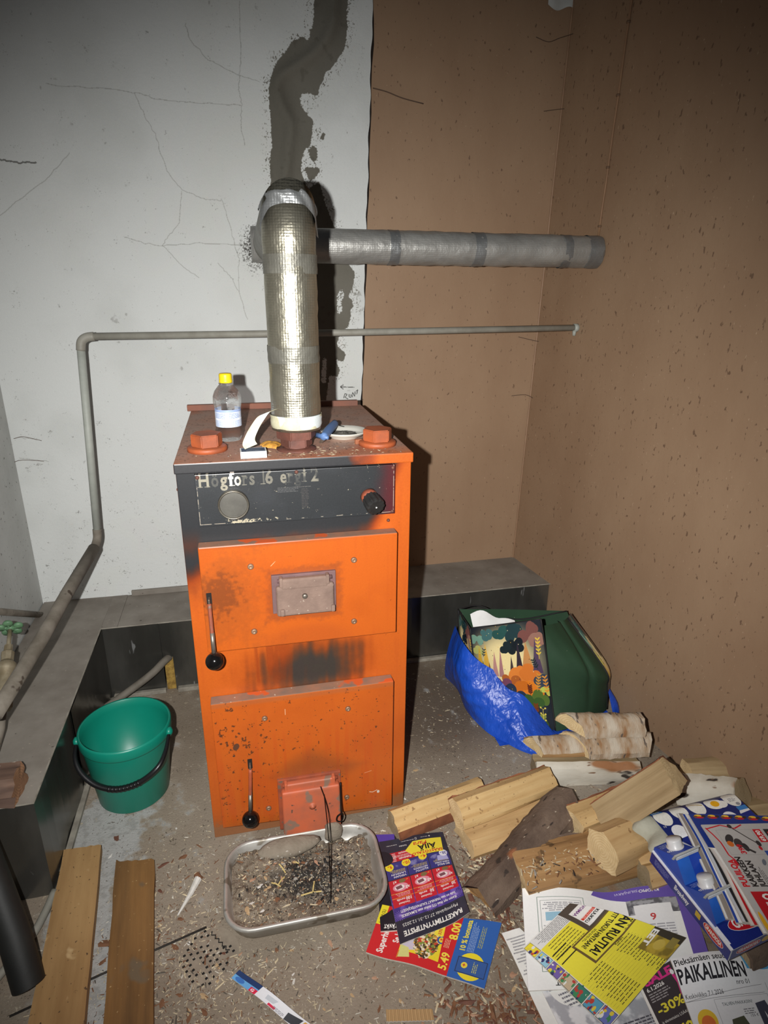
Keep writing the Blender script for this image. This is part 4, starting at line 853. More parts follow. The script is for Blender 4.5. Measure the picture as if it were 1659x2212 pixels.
def plank(name, label, Q, th, mt, grp, jag=.0, seed=0):
    """Q: far left, far right, near right, near left corners of the top face"""
    q = random.Random(seed); Q = [Vector(p) for p in Q]; c = sum(Q, Vector()) / 4; d = ((Q[0] + Q[1]) - (Q[2] + Q[3])).normalized(); s = d.cross(Vector((0, 0, 1))).normalized(); u_ = s.cross(d)
    Mx = Matrix((s, d, u_)).transposed().to_4x4(); Mx.translation = c; inv = Mx.inverted(); bm = bmesh.new(); n = 10
    T = [[None] * (n + 1) for _ in range(n + 1)]; B = [[None] * (n + 1) for _ in range(n + 1)]
    for j in range(n + 1):
        for i in range(n + 1):
            a = i / n; b2 = j / n; p = (Q[3].lerp(Q[2], a)).lerp(Q[0].lerp(Q[1], a), b2); l = inv @ p
            if j == n: l.y += q.uniform(-jag, jag)
            if i in (0, n): l.x += q.uniform(-.0012, .0012)
            l.z += q.uniform(-.0006, .0006); e_ = .0015 if i in (0, n) or j in (0, n) else 0
            T[j][i] = bm.verts.new(l - Vector((0, 0, e_))); B[j][i] = bm.verts.new(l - Vector((0, 0, th)))
    for j in range(n):
        for i in range(n): bm.faces.new((T[j][i], T[j][i + 1], T[j + 1][i + 1], T[j + 1][i])); bm.faces.new((B[j][i], B[j + 1][i], B[j + 1][i + 1], B[j][i + 1]))
    for j in range(n): bm.faces.new((T[j][0], T[j + 1][0], B[j + 1][0], B[j][0])); bm.faces.new((T[j][n], B[j][n], B[j + 1][n], T[j + 1][n]))
    for i in range(n): bm.faces.new((T[0][i], B[0][i], B[0][i + 1], T[0][i + 1])); bm.faces.new((T[n][i], T[n][i + 1], B[n][i + 1], B[n][i]))
    bmesh.ops.recalc_face_normals(bm, faces=bm.faces)
    me = bpy.data.meshes.new(name); bm.to_mesh(me); bm.free(); me.materials.append(mt); o = bpy.data.objects.new(name, me); COL.objects.link(o); o.matrix_world = Mx; smooth_angle(o, 40); return tag(o, label, 'plank', grp)
plank('plank', 'pale weathered plank with dark specks lying furthest left on the floor', [(-0.609, 0.021, 0.026), (-0.522, 0.017, 0.026), (-0.467, -0.499, 0.026), (-0.572, -0.475, 0.026)], .024, PLK1, 'planks on the floor', .002, 1)
plank('plank', 'narrower brown plank with grey streaks and a splintered end', [(-0.481, -0.036, 0.020), (-0.390, -0.048, 0.020), (-0.342, -0.523, 0.020), (-0.434, -0.503, 0.020)], .019, PLK2, 'planks on the floor', .005, 2)
o = part('metal_bar', tube([(-0.597, -0.312, 0.030), (-0.624, -0.262, 0.110), (-0.694, -0.153, 0.240)], .030, 24), M('black_bar_paint', (32, 33, 31), (24, 25, 24), rough=.6, scale=14), None, True); smooth_angle(o, 50); tag(o, 'thick black bar leaning in at the lower left behind the planks', 'bar')
o = part('thin_hose', tube(bez([(-0.604, -0.091, 0.020), (-0.616, -0.139, 0.009), (-0.633, -0.200, 0.009), (-0.684, -0.290, 0.009)], 5), .0085, 12), M('pale_hose', (150, 148, 138), (130, 128, 118), rough=.6), None, True); tag(o, 'pale thin hose passing under the pale plank', 'hose')
o = part('iron_rod', tube([(-0.262, -0.244, 0.003), (-0.398, -0.281, 0.003), (-0.626, -0.347, 0.003)], .0022, 8), M('dark_iron', (52, 48, 44), (38, 34, 32), rough=.7, metal=.2, scale=60), None, True); tag(o, 'thin dark iron rod on the floor passing under both planks', 'rod')
log('rotten_log', 'rotten striped log end lying on the left pipe casing', (-0.766, -0.040, 0.300), (-0.644, -0.043, 0.300), [(-.045, -.03), (-.03, .03), (.01, .036), (.045, .012), (.04, -.03)], wood_mat('rotten_wood', (120, 96, 82), (66, 50, 44), sc=26, speck=[((200, 190, 176), 24, .64)]), end_mat('rotten_end', (150, 112, 82), (104, 74, 52)), seed=3, amp=.004)

# ================================================================ FIREWOOD
G1, G2 = 'split birch logs stacked against the bags', 'split logs strewn over the floor'
log('birch_log', 'white birch log lying lowest in the stack, bark to the room', (0.645, 0.026, 0.032), (0.937, -0.035, 0.032), [(.012, -.032), (.036, -.028), (.042, 0), (.036, .024), (.018, .031), (-.02, .026), (-.03, -.03)], WOODG, ENDG, (0, 4), BIRCH, seed=11, grp=G1)
log('birch_log', 'birch log with torn bark at the left of the stack under the rounded log', (0.647, 0.042, 0.092), (0.912, 0.004, 0.092), half(.036, n=7, fl=.014), WOODB, ENDW, (1, 6), BIRCHT, seed=12, grp=G1, bt=.004, skx=(.5, 0))
log('birch_log', 'birch log with a pale rounded end face in the middle of the stack', (0.763, 0.024, 0.096), (0.981, -0.021, 0.094), half(.043, n=8, fl=.018, sq=1.1), WOODB, ENDW, (0, 6), BIRCHT, seed=13, grp=G1, bt=.003, taper=.9, skx=(.8, -.3))
log('birch_log', 'greyish birch log lying topmost of the stack by the wall', (0.756, 0.039, 0.152), (0.964, 0.007, 0.150), half(.039, n=8, fl=.014), WOODG, ENDW, (0, 8), BIRCHT, seed=14, grp=G1, bt=.003, skx=(.8, 0))
log('split_log', 'square split log lying nearest the boiler door side', (0.199, -0.085, 0.032), (0.468, -0.021, 0.030), [(-.030, -.03), (-.026, .020), (-.008, .030), (.036, .004), (.034, -.03)], WOOD, ENDG, (3, 4), REDB, seed=21, grp=G2, bt=.003)
log('split_log', 'pale split log with a white end under the longer log', (0.368, -0.162, 0.024), (0.625, -0.125, 0.022), [(-.05, -.024), (-.045, .022), (.03, .024), (.052, -.006), (.046, -.024)], PINK, ENDW, None, None, seed=23, grp=G2, amp=.003)
log('split_log', 'long pale split log resting on top of the paler one', (0.353, -0.134, 0.082), (0.648, -0.060, 0.070), [(-.032, -.022), (-.026, .022), (-.004, .030), (.034, .004), (.040, -.020), (.01, -.034)], WOOD, ENDW, (0, 1), REDB, seed=22, grp=G2, amp=.003, bt=.003)
log('bark_slab', 'long slab of dark rough bark between the log heaps', (0.350, -0.313, 0.016), (0.668, -0.132, 0.066), [(-.046, -.018), (-.040, .002), (-.022, .013), (0, .017), (.022, .013), (.040, .002), (.046, -.018), (0, -.010)], WOODB, WOODB, (0, 6), BARKD, seed=24, amp=.003, bt=.006, cat='bark', overh=.012, nseg=22)
log('split_log', 'broad brown split log with crumbs, lying under the white newspaper', (0.454, -0.290, 0.030), (0.803, -0.288, 0.040), [(-.060, -.03), (-.056, .018), (-.02, .030), (.02, .022), (.056, .012), (.062, -.026)], WOODB, ENDW, (0, 1), BARKD, seed=25, grp=G2, amp=.003, bt=.004, nseg=20)
log('split_log', 'short split log with red bark edge behind the square log', (0.646, -0.205, 0.050), (0.887, -0.155, 0.046), [(-.034, -.03), (-.036, .022), (.0, .030), (.034, .022), (.036, -.03)], WOOD, ENDW, (0, 1), REDB, seed=26, grp=G2)
log('split_log', 'thick square split log with a curved end below the egg carton', (0.647, -0.326, 0.095), (0.803, -0.280, 0.075), [(-.042, -.03), (-.046, .022), (-.010, .044), (.040, .024), (.046, -.030), (.0, -.048)], PINK, ENDW, None, None, seed=27, grp=G2, amp=.002)
log('split_log', 'tall wedge split log with a bright three sided end face', (0.723, -0.225, 0.060), (0.844, -0.289, 0.235), [(.056, 0), (-.022, .048), (-.042, .032), (-.052, .006), (-.050, -.022), (-.036, -.046)], WOODG, ENDW, (1, 5), REDB, seed=28, grp=G2, amp=.0015, bt=.003)
log('split_log', 'stubby brown split log beside the milk cartons', (0.734, -0.361, 0.045), (0.887, -0.357, 0.050), [(-.032, -.03), (-.030, .026), (.024, .032), (.036, -.002), (.034, -.03)], PINK, ENDG, (0, 1), REDB, seed=29, grp=G2, amp=.003)
log('birch_log', 'birch log with white bark leaning on the wall behind the egg carton', (1.002, -0.160, 0.050), (1.074, -0.273, 0.130), [(.030, -.036), (.046, -.012), (.046, .016), (.032, .036), (.006, .044), (-.03, .02), (-.03, -.03)], WOODG, ENDG, (0, 4), BIRCH, seed=30, grp=G2)
log('split_log', 'grey split log lying furthest back against the brown wall', (1.014, -0.141, 0.090), (1.182, -0.167, 0.090), [(-.03, -.03), (-.03, .02), (0, .03), (.034, .0), (.034, -.03)], WOODG, ENDW, None, None, seed=31, grp=G2, amp=.003)
log('split_log', 'grey split log under the topmost advertising leaflets at the wall', (1.015, -0.285, 0.060), (1.266, -0.316, 0.070), [(-.045, -.04), (-.04, .03), (0, .042), (.045, .02), (.05, -.04)], WOODG, ENDG, None, None, seed=32, grp=G2)
log('split_log', 'grey weathered log under the pizza box at the right edge', (0.824, -0.561, 0.035), (1.104, -0.529, 0.040), half(.042, n=8, fl=.02), WOODG, ENDG, (0, 8), BARKD, seed=33, grp=G2)
log('split_log', 'split log lying under the middle of the pizza box', (0.793, -0.470, 0.045), (1.072, -0.459, 0.050), [(-.045, -.04), (-.04, .03), (0, .042), (.045, .02), (.05, -.04)], WOODG, ENDG, None, None, seed=34, grp=G2)

# ================================================================ ASH PAN
AL = M('dull_aluminium', (188, 186, 180), (158, 154, 146), rough=.48, metal=.5, scale=10, bmp=.15, bscale=60, speck=[((128, 120, 108), 22, .60), ((210, 208, 202), 60, .70)])
TX0, TX1, TY0, TY1 = -.222, .146, -.308, -.070
def rrect(inset, z, r, n=7):
    x0, x1, y0, y1 = TX0 + inset, TX1 - inset, TY0 + inset, TY1 - inset; r = max(.004, r); out = []
    for cx_, cy_, a0 in ((x1 - r, y1 - r, 0), (x0 + r, y1 - r, PI / 2), (x0 + r, y0 + r, PI), (x1 - r, y0 + r, 1.5 * PI)):
        for k in range(n + 1): a = a0 + PI / 2 * k / n; out.append(Vector((cx_ + r * math.cos(a), cy_ + r * math.sin(a), z)))
    return out
pan = thing('ash_pan', 'dented aluminium roasting pan full of ash below the boiler door', 'pan', (-.04, -.19, 0))
part('pan', loft([rrect(.030, .003, .05), rrect(.020, .001, .055), rrect(.012, .006, .06), rrect(.004, .034, .062), rrect(.001, .038, .064), rrect(-.001, .043, .066), rrect(.001, .047, .066), rrect(.006, .0475, .062), rrect(.009, .044, .06), rrect(.014, .030, .056), rrect(.024, .007, .05), rrect(.034, .005, .045)], True), AL, pan, True)
ac = Canvas(760, 500, (118, 106, 92)); aa = fbm(500, 760, 6, 5, 71); ab = fbm(500, 760, 50, 4, 72); at_ = fbm(500, 760, 190, 2, 73); ax_ = ac.XX / 760; ay_ = ac.YY / 500
ac.mix(sst(.45, .65, aa), (138, 126, 110), .6); blk = sst(.9, .25, np.hypot((ax_ - .58) / .40, (ay_ - .52) / .36) + (aa - .5) * 2.2); ac.mix(blk * sst(.36, .56, ab + .05), (44, 42, 40), .9)
ac.mix(sst(.46, .54, at_) * sst(.3, .7, ax_), (90, 84, 76), .5); ac.mix(sst(.60, .66, at_ * .7 + ab * .3), (176, 168, 154), .7); ac.mix(sst(.40, .34, at_ * .7 + ab * .3), (46, 42, 38), .7)
ASHM = MI('ash_surface', ac, rough=.95, bmp=.9, bscale=140, var=.2, vscale=500, dist=.004, spec=.1)
hn = fbm(64, 96, 6, 4, 77); hn2 = fbm(64, 96, 24, 2, 78)
def ashf(u, v):
    i, j = min(95, int(u * 95)), min(63, int((1 - v) * 63)); e_ = min(u, 1 - u, v, 1 - v)
    x = TX0 + .016 + (TX1 - TX0 - .032) * u; y = TY0 + .016 + (TY1 - TY0 - .032) * v
    r = .05; dx = max(0, abs(x - (TX0 + TX1) / 2) - ((TX1 - TX0) / 2 - .016 - r)); dy = max(0, abs(y - (TY0 + TY1) / 2) - ((TY1 - TY0) / 2 - .016 - r)); dd = math.hypot(dx, dy)
    if dd > r: k = r / dd; x += math.copysign(dx - dx * k, (TX0 + TX1) / 2 - x); y += math.copysign(dy - dy * k, (TY0 + TY1) / 2 - y)
    z = .017 + .010 * sst(0, .3, e_) + (hn[j, i] - .5) * .06 + (hn2[j, i] - .5) * .022 + .010 * sst(.5, 1, v) * sst(.9, .3, u)
    return Vector((x, y, max(.010, z)))
tag(part('ash', grid(ashf, 95, 63), ASHM, pan, True), kind='stuff')
CRUST = M('grey_ash_crust', (136, 126, 112), (116, 106, 92), rough=.95, scale=20, bmp=.7, bscale=120, dist=.004, speck=[((186, 180, 170), 70, .68)])
def lumpy(c, r, sq, seed, sub=3, amp=.25):
    b2 = bmesh.new(); bmesh.ops.create_icosphere(b2, subdivisions=sub, radius=1); q = random.Random(seed); ph = [(q.uniform(1, 4), q.uniform(1, 4), q.uniform(1, 4), q.uniform(0, 6)) for _ in range(6)]
    for v in b2.verts:
        n_ = sum(math.sin(v.co.x * a + v.co.y * b3 + v.co.z * c3 + d3) for a, b3, c3, d3 in ph) / 6; v.co *= 1 + amp * n_ + q.uniform(-.05, .05); v.co = Vector(c) + Vector((v.co.x * r * sq[0], v.co.y * r * sq[1], v.co.z * r * sq[2]))
    return b2
tag(part('ash_cake', lumpy((.045, -.085, .040), .032, (.75, .42, .95), 4), CRUST, None, True), 'round grey lump of caked ash leaning on the back of the pan', 'ash')
tag(part('ash_cake', xf(lumpy((0, 0, 0), .06, (1.3, .42, .26), 9, 3, .3), Matrix.Translation((-.075, -.105, .036)) @ Matrix.Rotation(.08, 4, 'Z') @ Matrix.Rotation(.45, 4, 'X')), CRUST, None, True), 'long grey slab of caked ash along the back rim of the pan', 'ash')
def in_pan(q):
    u, v = q.random(), q.random(); p = ashf(.04 + .92 * u, .04 + .92 * v); return (p.x, p.y, p.z)
def in_coal(q):
    u, v = q.gauss(.6, .17), q.gauss(.48, .17)
    if not (.05 < u < .95 and .05 < v < .95): return None
    p = ashf(u, v); return (p.x, p.y, p.z)
crumbs('pan_litter', 1500, in_pan, .0018, CRUMB, 8, .5, pan)
crumbs('charcoal_crumbs', 900, in_coal, .0026, [CRUMB[2], M('coal', (22, 21, 20), rough=.8), CRUMB[3]], 9, .8, pan, long=1.3)

# hooked wire hanging from the flap
WIRE = M('black_wire', (26, 24, 22), rough=.5, metal=.6)
wr = thing('hooked_wire', 'thin black wire hanging from the lower flap into the ash pan', 'wire', (.05, -.10, .03))
part('wire', tube(bez([(0.016, -0.085, 0.191), (0.027, -0.090, 0.149), (0.033, -0.100, 0.111), (0.032, -0.130, 0.071), (0.027, -0.172, 0.045), (0.011, -0.267, 0.030)], 5), .0009, 6), WIRE, wr, True)
part('wire', tube(bez([(0.024, -0.085, 0.165), (0.029, -0.100, 0.070), (0.025, -0.150, 0.050), (0.017, -0.219, 0.035)], 5), .0008, 6), WIRE, wr, True)
hk = [(0.069, -0.060, 0.170), (0.067, -0.075, 0.126), (0.067, -0.085, 0.103)] + [(0.070, -0.090, 0.091), (0.065, -0.090, 0.076), (0.054, -0.090, 0.080), (0.055, -0.090, 0.093), (0.064, -0.090, 0.101)]
part('hook', tube(bez(hk, 5), .0017, 8), WIRE, wr, True)

# floor drain
DRAIN = M('dusty_drain_iron', (146, 134, 118), (128, 116, 102), rough=.85, scale=30, bmp=.3); HOLE = M('drain_hole', (12, 11, 10), rough=.9)
dc = Vector((-0.258, -0.309, 0.000)); dr = thing('floor_drain', 'round dusty floor drain grate with rows of dark slots', 'drain', dc)
part('grate', lathe([(.066, 0), (.058, .0004), (.001, .0006)], dc, 40), DRAIN, dr)
dh = bmesh.new()
for i in range(-5, 6):
    for j in range(-5, 6):
        x, y = (i + .5 * (j % 2)) * .0135, j * .0115
        if math.hypot(x, y) < .058 and rnd.random() < .72 and not (x > .005 and y > .02): xf_ = box(-.0026, -.0022, .0002, .0026, .0022, .0012); xf(xf_, Matrix.Translation(dc + Vector((x, y, 0))) @ Matrix.Rotation(.5, 4, 'Z')); join(dh, xf_)
tag(part('slots', dh, HOLE, dr), kind='stuff')
za, zb = Vector((-0.252, -0.257, 0.001)), Vector((-0.214, -0.307, 0.001)); zn = (zb - za).cross(Vector((0, 0, 1))).normalized()
zz = [za.lerp(zb, k / 10) + zn * (.0028 if k % 2 else -.0028) for k in range(11)]
part('wavy_slot', tube(zz, .0013, 6), HOLE, dr)

# ================================================================ BAGS
def coons(L0, L1, bulge, nu=24, nv=24, wr=.004, seed=0, dirv=None, fold=None):
    """sheet between two edge lines (lists of points, bottom to top) with a bulge and soft creases"""
    A_ = bez(L0, 8); B_ = bez(L1, 8); q = random.Random(seed); ws = [(q.uniform(3, 11), q.uniform(2, 9), q.uniform(0, 6)) for _ in range(6)]
    c = (A_[-1] - A_[0]).cross(B_[0] - A_[0]).normalized()
    if dirv is not None and c.dot(Vector(dirv)) < 0: c = -c
    def at(L_, t): t = t * (len(L_) - 1); i = min(len(L_) - 2, int(t)); return L_[i].lerp(L_[i + 1], t - i)
    def fn(u, v):
        p = at(A_, v).lerp(at(B_, v), u); e_ = (4 * u * (1 - u)); wv = sum(abs(math.sin(u * a + v * b3 + d_)) ** .7 - .6 for a, b3, d_ in ws) / 6
        return p + c * (bulge * e_ * (.35 + .65 * math.sin(PI * min(1, v * .9 + .1))) + wr * wv * min(1, e_ * 2.5) + (fold(u, v) if fold else 0))
    return grid(fn, nu, nv)
fcn = Canvas(700, 760, (34, 40, 48)); q = random.Random(5)
def cloud(cx_, cy_, r, col, n=6):
    for k in range(n): a = q.uniform(0, 6.3); fcn.ell(cx_ + r * .7 * math.cos(a), cy_ + r * .4 * math.sin(a), r * q.uniform(.45, .7), r * q.uniform(.4, .6), col)
fcn.mix(sst(380, 120, np.hypot((fcn.XX - 330) * .8, fcn.YY - 290)), (246, 226, 164), .95)
for x, y, r, cl in ((60, 110, 60, (120, 160, 140)), (170, 60, 60, (70, 110, 110)), (300, 40, 70, (44, 84, 80)), (430, 60, 80, (38, 62, 66)), (560, 70, 80, (120, 76, 70)), (640, 130, 60, (150, 110, 96)), (70, 200, 50, (190, 190, 110)), (420, 160, 60, (30, 40, 44)), (500, 150, 55, (26, 34, 40)), (350, 165, 50, (32, 46, 50))): cloud(x, y, r, cl)
for x, y, h, wd, cl in ((80, 420, 200, 50, (214, 170, 60)), (150, 430, 230, 60, (226, 178, 72)), (240, 470, 200, 44, (190, 140, 130)), (300, 470, 220, 36, (168, 120, 120)), (470, 430, 240, 50, (52, 44, 56)), (540, 380, 200, 70, (196, 140, 84)), (620, 420, 240, 60, (84, 66, 92)), (110, 520, 150, 40, (96, 110, 50)), (180, 540, 160, 34, (120, 60, 40)), (400, 500, 190, 40, (70, 60, 60))): y = 200 + (y - 200) * .72; fcn.poly([(x - wd * .7, y), (x - wd * .3, y - h * .6), (x, y - h), (x + wd * .3, y - h * .6), (x + wd * .7, y)], cl)
for x, y, r, cl in ((480, 480, 80, (222, 130, 56)), (560, 420, 70, (214, 120, 50)), (380, 520, 60, (176, 96, 44)), (300, 560, 56, (120, 70, 92)), (560, 620, 70, (226, 128, 40)), (470, 610, 60, (204, 110, 36)), (420, 660, 70, (40, 54, 74)), (640, 560, 70, (60, 70, 86)), (640, 690, 60, (84, 110, 50)), (120, 640, 90, (36, 40, 60)), (250, 680, 80, (44, 36, 56)), (560, 735, 60, (60, 92, 46)), (660, 640, 40, (190, 200, 90))): cloud(x, 200 + (y - 200) * .66, r * 1.15, cl); cloud(x - 60, 330 + (y - 200) * .8, r * .9, tuple(int(c_ * .7) for c_ in cl)) if y > 500 else None
def sprig(x, y, h, a, cl, n=5, kind=0):
    dx, dy = math.sin(a), -math.cos(a); fcn.line([(x, y), (x + dx * h, y + dy * h)], 4, cl)
    for k in range(n):
        t = .25 + .75 * k / (n - 1)
        for s_ in (-1, 1):
            ex, ey = x + dx * h * t + s_ * 18 * math.cos(a) + dx * 14, y + dy * h * t + s_ * 18 * math.sin(a) + dy * 14
            if kind == 0: fcn.ell((x + dx * h * t + ex) / 2, (y + dy * h * t + ey) / 2, 14, 5, cl, math.atan2(ey - y - dy * h * t, ex - x - dx * h * t))
            else: fcn.line([(x + dx * h * t, y + dy * h * t), (ex, ey)], 3, cl); fcn.ell(ex, ey, 7, 7, cl)
sprig(640, 260, 130, .05, (222, 190, 70)); sprig(600, 480, 110, .2, (214, 150, 60)); sprig(680, 520, 130, -.1, (226, 150, 60)); sprig(480, 700, 110, -.3, (206, 206, 110)); sprig(610, 740, 120, .1, (222, 200, 90), 3, 1); sprig(540, 520, 70, 0, (90, 40, 30)); sprig(120, 250, 60, .2, (60, 70, 70), 3); sprig(620, 330, 70, -.4, (40, 50, 54), 4); sprig(570, 660, 70, 0, (120, 60, 30))
for k in range(60): fcn.ell(q.uniform(0, 700), q.uniform(0, 700), 3, 3, q.choice([(240, 230, 180), (220, 170, 70), (30, 30, 40)]))
PRINT = MI('forest_print', fcn, rough=.25, bmp=.04, bscale=40, var=.04, spec=.5)
DKG = M('dark_green_fabric', (34, 66, 42), (28, 56, 36), rough=.75, scale=6, bmp=.12, bscale=500, speck=[((120, 130, 116), 130, .76)])
TRIM = M('black_binding', (22, 22, 24), rough=.7)
pb_ = thing('shopping_bag', 'forest patterned shopping bag with dark green side, inside the blue bag', 'bag', (.76, .33, .02))
T0, T1, T2, TB = (0.575, 0.400, 0.285), (0.744, 0.250, 0.382), (0.913, 0.380, 0.294), (0.569, 0.500, 0.303)
E0 = [(.605, .345, .03), (.59, .37, .15), T0]; E1 = [(0.786, 0.160, 0.030), (0.781, 0.205, 0.134), (0.764, 0.225, 0.259), T1]
E2 = [(1.012, .235, .02), (1.000, 0.236, 0.111), (0.985, 0.237, 0.173), T2]; EB = [(.585, .46, .02), (.575, .48, .16), TB]
part('front_panel', coons(E0, E1, .030, 30, 30, .006, 1, (-.3, -1, .3)), PRINT, pb_, True)
part('side_panel', coons([(0.786, 0.156, 0.030), (0.786, 0.207, 0.132), (0.769, 0.228, 0.256), (0.765, 0.262, 0.350)], E2, .035, 26, 26, .006, 2, (.3, -1, .3), fold=lambda u, v: -.018 * math.exp(-((u - .5 - .12 * v) / .05) ** 2) * v), DKG, pb_, True)
part('left_panel', coons(EB, E0, .012, 12, 20, .004, 3, (-1, 0, 0)), PRINT, pb_, True)
part('back_panel', coons(EB, [(1.0, .36, .02), (1.0, .40, .15), (.945, .44, .285)], -.02, 16, 14, .004, 4, (0, -1, 0)), DKG, pb_, True)
part('rear_side_strip', coons([(1.016, .238, .02), (1.004, 0.236, 0.108), (0.990, 0.242, 0.172), T2], [(1.03, .27, .02), (1.035, .28, .10), (1.02, .30, .17), (.945, .415, .292)], .006, 6, 16, .003, 5, (.5, -1, 0)), PRINT, pb_, True)
for e_ in (E0, E1, E2, EB): part('edge_binding', tube(bez(e_, 8), .0032, 6), TRIM, pb_, True)
part('edge_binding', tube(bez([T0, (0.663, 0.330, 0.329), T1], 6), .0026, 6), TRIM, pb_, True); part('edge_binding', tube(bez([TB, T0], 4), .0026, 6), TRIM, pb_, True); part('edge_binding', tube(bez([TB, (0.656, 0.520, 0.295), (0.767, 0.470, 0.257), (.945, .44, .285)], 6), .0026, 6), TRIM, pb_, True)
tag(part('paper_bag', grid(lambda u, v: Vector((0.612, 0.420, 0.202)).lerp(Vector((0.743, 0.360, 0.212)), u).lerp(Vector((0.595, 0.455, 0.308)).lerp(Vector((0.747, 0.430, 0.278)), u), v) + Vector((0, 0, .022 * math.sin(PI * min(1, u * 1.6)) * v * (1 - u) + .003 * math.sin(u * 11 + v * 5))), 14, 8), M('white_paper', (232, 232, 230), (218, 218, 216), rough=.8, bmp=.2, bscale=30), None, True), 'white paper sheet sticking out of the patterned bag', 'paper')
BLUE = M('blue_tarpaulin', (28, 82, 196), (22, 68, 172), rough=.36, scale=5, bmp=0, spec=.6)
ntb = BLUE.node_tree; bb_ = ntb.nodes['Principled BSDF']; p_ = bump(ntb, bb_, noise(ntb, 420, 1).outputs[0], .35, .001); bump(ntb, bb_, noise(ntb, 26, 3, .6, (1, 1, .5)).outputs[0], .9, .010, p_)
bl = thing('tarpaulin_bag', 'crumpled blue woven plastic carrier bag slumped round the patterned bag', 'bag', (.72, .28, 0))
rim = bez([(.56, .50, .24), (0.543, 0.360, 0.252), (0.588, 0.325, 0.202), (0.677, 0.285, 0.155), (0.714, 0.250, 0.133), (0.756, 0.190, 0.058), (0.789, 0.137, 0.030), (.90, .13, .03)], 8)
foot = bez([(.55, .55, .002), (0.568, 0.465, 0.002), (0.560, 0.348, 0.002), (0.585, 0.235, 0.002), (0.627, 0.168, 0.002), (0.674, 0.112, 0.002), (.74, .085, .002), (.90, .10, .002)], 8)
wq = random.Random(8); wv_ = [(wq.uniform(10, 30), wq.uniform(-14, 14), wq.uniform(0, 6)) for _ in range(7)]
def tarp(u, v):
    t = u * (len(rim) - 1); i = min(len(rim) - 2, int(t)); r_ = rim[i].lerp(rim[i + 1], t - i); f_ = foot[i].lerp(foot[i + 1], t - i); p = f_.lerp(r_, v)
    out = Vector((-.65, -.75, .12)); bul = math.sin(PI * v) * (.032 + .012 * math.sin(u * 9)); wk = sum(abs(math.sin(u * a + v * b3 + d_)) - .6 for a, b3, d_ in wv_) / 7
    return p + out * (bul + .020 * wk * math.sin(PI * min(1, v * 1.1 + .02)) * min(1, 8 * u, 8 * (1 - u)))
part('front_wall', grid(tarp, 70, 26), BLUE, bl, True)
part('right_corner', coons([(1.02, .20, .002), (1.012, .225, .06), (1.012, 0.249, 0.096)], [(1.054, 0.225, 0.002), (1.052, .238, .03), (1.030, 0.268, 0.076)], .010, 10, 10, .006, 6, (0, -1, 0)), BLUE, bl, True)
part('base', grid(lambda u, v: Vector((.60 + .42 * u, .16 + .36 * v, .004)), 4, 4), BLUE, bl)

# ================================================================ PAPER ON THE FLOOR AND ON THE LOGS
EDGE = M('paper_edge', (206, 200, 190), (186, 178, 166), rough=.9, scale=200)
def sheet(name, label, Q, cv, th=.0015, fn=None, nu=24, nv=24, rough=.5, parent=None, cat='leaflet', grp=None, back=None):
    """printed sheet or thin booklet: Q = bottom-left, bottom-right, top-right, top-left as the print is read; fn(u, v) lifts it"""
    Q = [Vector(p) for p in Q]; fn = fn or (lambda u, v: 0.0)
    def S(u, v, dz=0.0): return Q[0].lerp(Q[1], u).lerp(Q[3].lerp(Q[2], u), v) + Vector((0, 0, fn(u, v) + dz))
    bm = grid(lambda u, v: S(u, v), nu, nv); L = bm.loops.layers.uv.verify()
    up = sum((f.normal.z if f.normal.length else 0) for f in bm.faces) if False else (Q[1] - Q[0]).cross(Q[3] - Q[0]).z
    T = bm.verts[:]; n = nu + 1
    Bv = [bm.verts.new(v.co - Vector((0, 0, th))) for v in T]; bm.verts.ensure_lookup_table()
    ring = [i for i in range(n)] + [j * n + nu for j in range(1, nv + 1)] + [nv * n + i for i in range(nu - 1, -1, -1)] + [j * n for j in range(nv - 1, 0, -1)]
    for a, b in zip(ring, ring[1:] + ring[:1]): f = bm.faces.new((T[a], Bv[a], Bv[b], T[b])); f.material_index = 1
    for j in range(nv):
        for i in range(nu): f = bm.faces.new((Bv[j * n + i], Bv[(j + 1) * n + i], Bv[(j + 1) * n + i + 1], Bv[j * n + i + 1])); f.material_index = 1
    o = part(name, bm, [cv if isinstance(cv, bpy.types.Material) else MI(name + '_print', cv, rough=rough, bmp=.03, bscale=60, var=.03, vscale=200, spec=.35), EDGE], parent); smooth_angle(o, 50)
    return o if parent else tag(o, label, cat, grp)
W_, K_, R_, Y_ = (240, 238, 232), (20, 20, 24), (200, 24, 32), (240, 220, 40)

# --- red supermarket leaflet
c = Canvas(560, 1000, (206, 28, 34))
c.rect(330, 0, 560, 62, Y_); c.text('(ma 29.12.)', 345, 44, 36, K_, bold=.015)
c.text('Superhinnat', 40, 130, 78, W_, bold=.03, fit=360); c.text('Se kannattaa', 175, 232, 70, W_, bold=.03, fit=330)
c.rect(30, 255, 560, 640, (240, 216, 40)); c.poly([(0, 258), (110, 258), (90, 640), (0, 640)], (206, 28, 34)); c.poly([(110, 262), (300, 258), (360, 420), (150, 430)], (206, 196, 214)); c.poly([(40, 262), (170, 262), (150, 330), (60, 360)], (216, 214, 130))
q = random.Random(2)
for k in range(420):
    a = q.uniform(0, 6.3); r = q.random() ** .5; c.ell(240 + 150 * r * math.cos(a), 460 + 95 * r * math.sin(a), q.uniform(8, 20), q.uniform(7, 14), q.choice([(196, 60, 40), (210, 150, 50), (90, 70, 40), (230, 200, 120), (120, 140, 60), (60, 44, 34), (236, 226, 200)]), q.uniform(0, 3))
c.ell(300, 568, 40, 34, (40, 80, 160)); c.ell(300, 568, 26, 20, (240, 216, 60)); c.text('+', 292, 580, 40, (200, 30, 40), bold=.03)
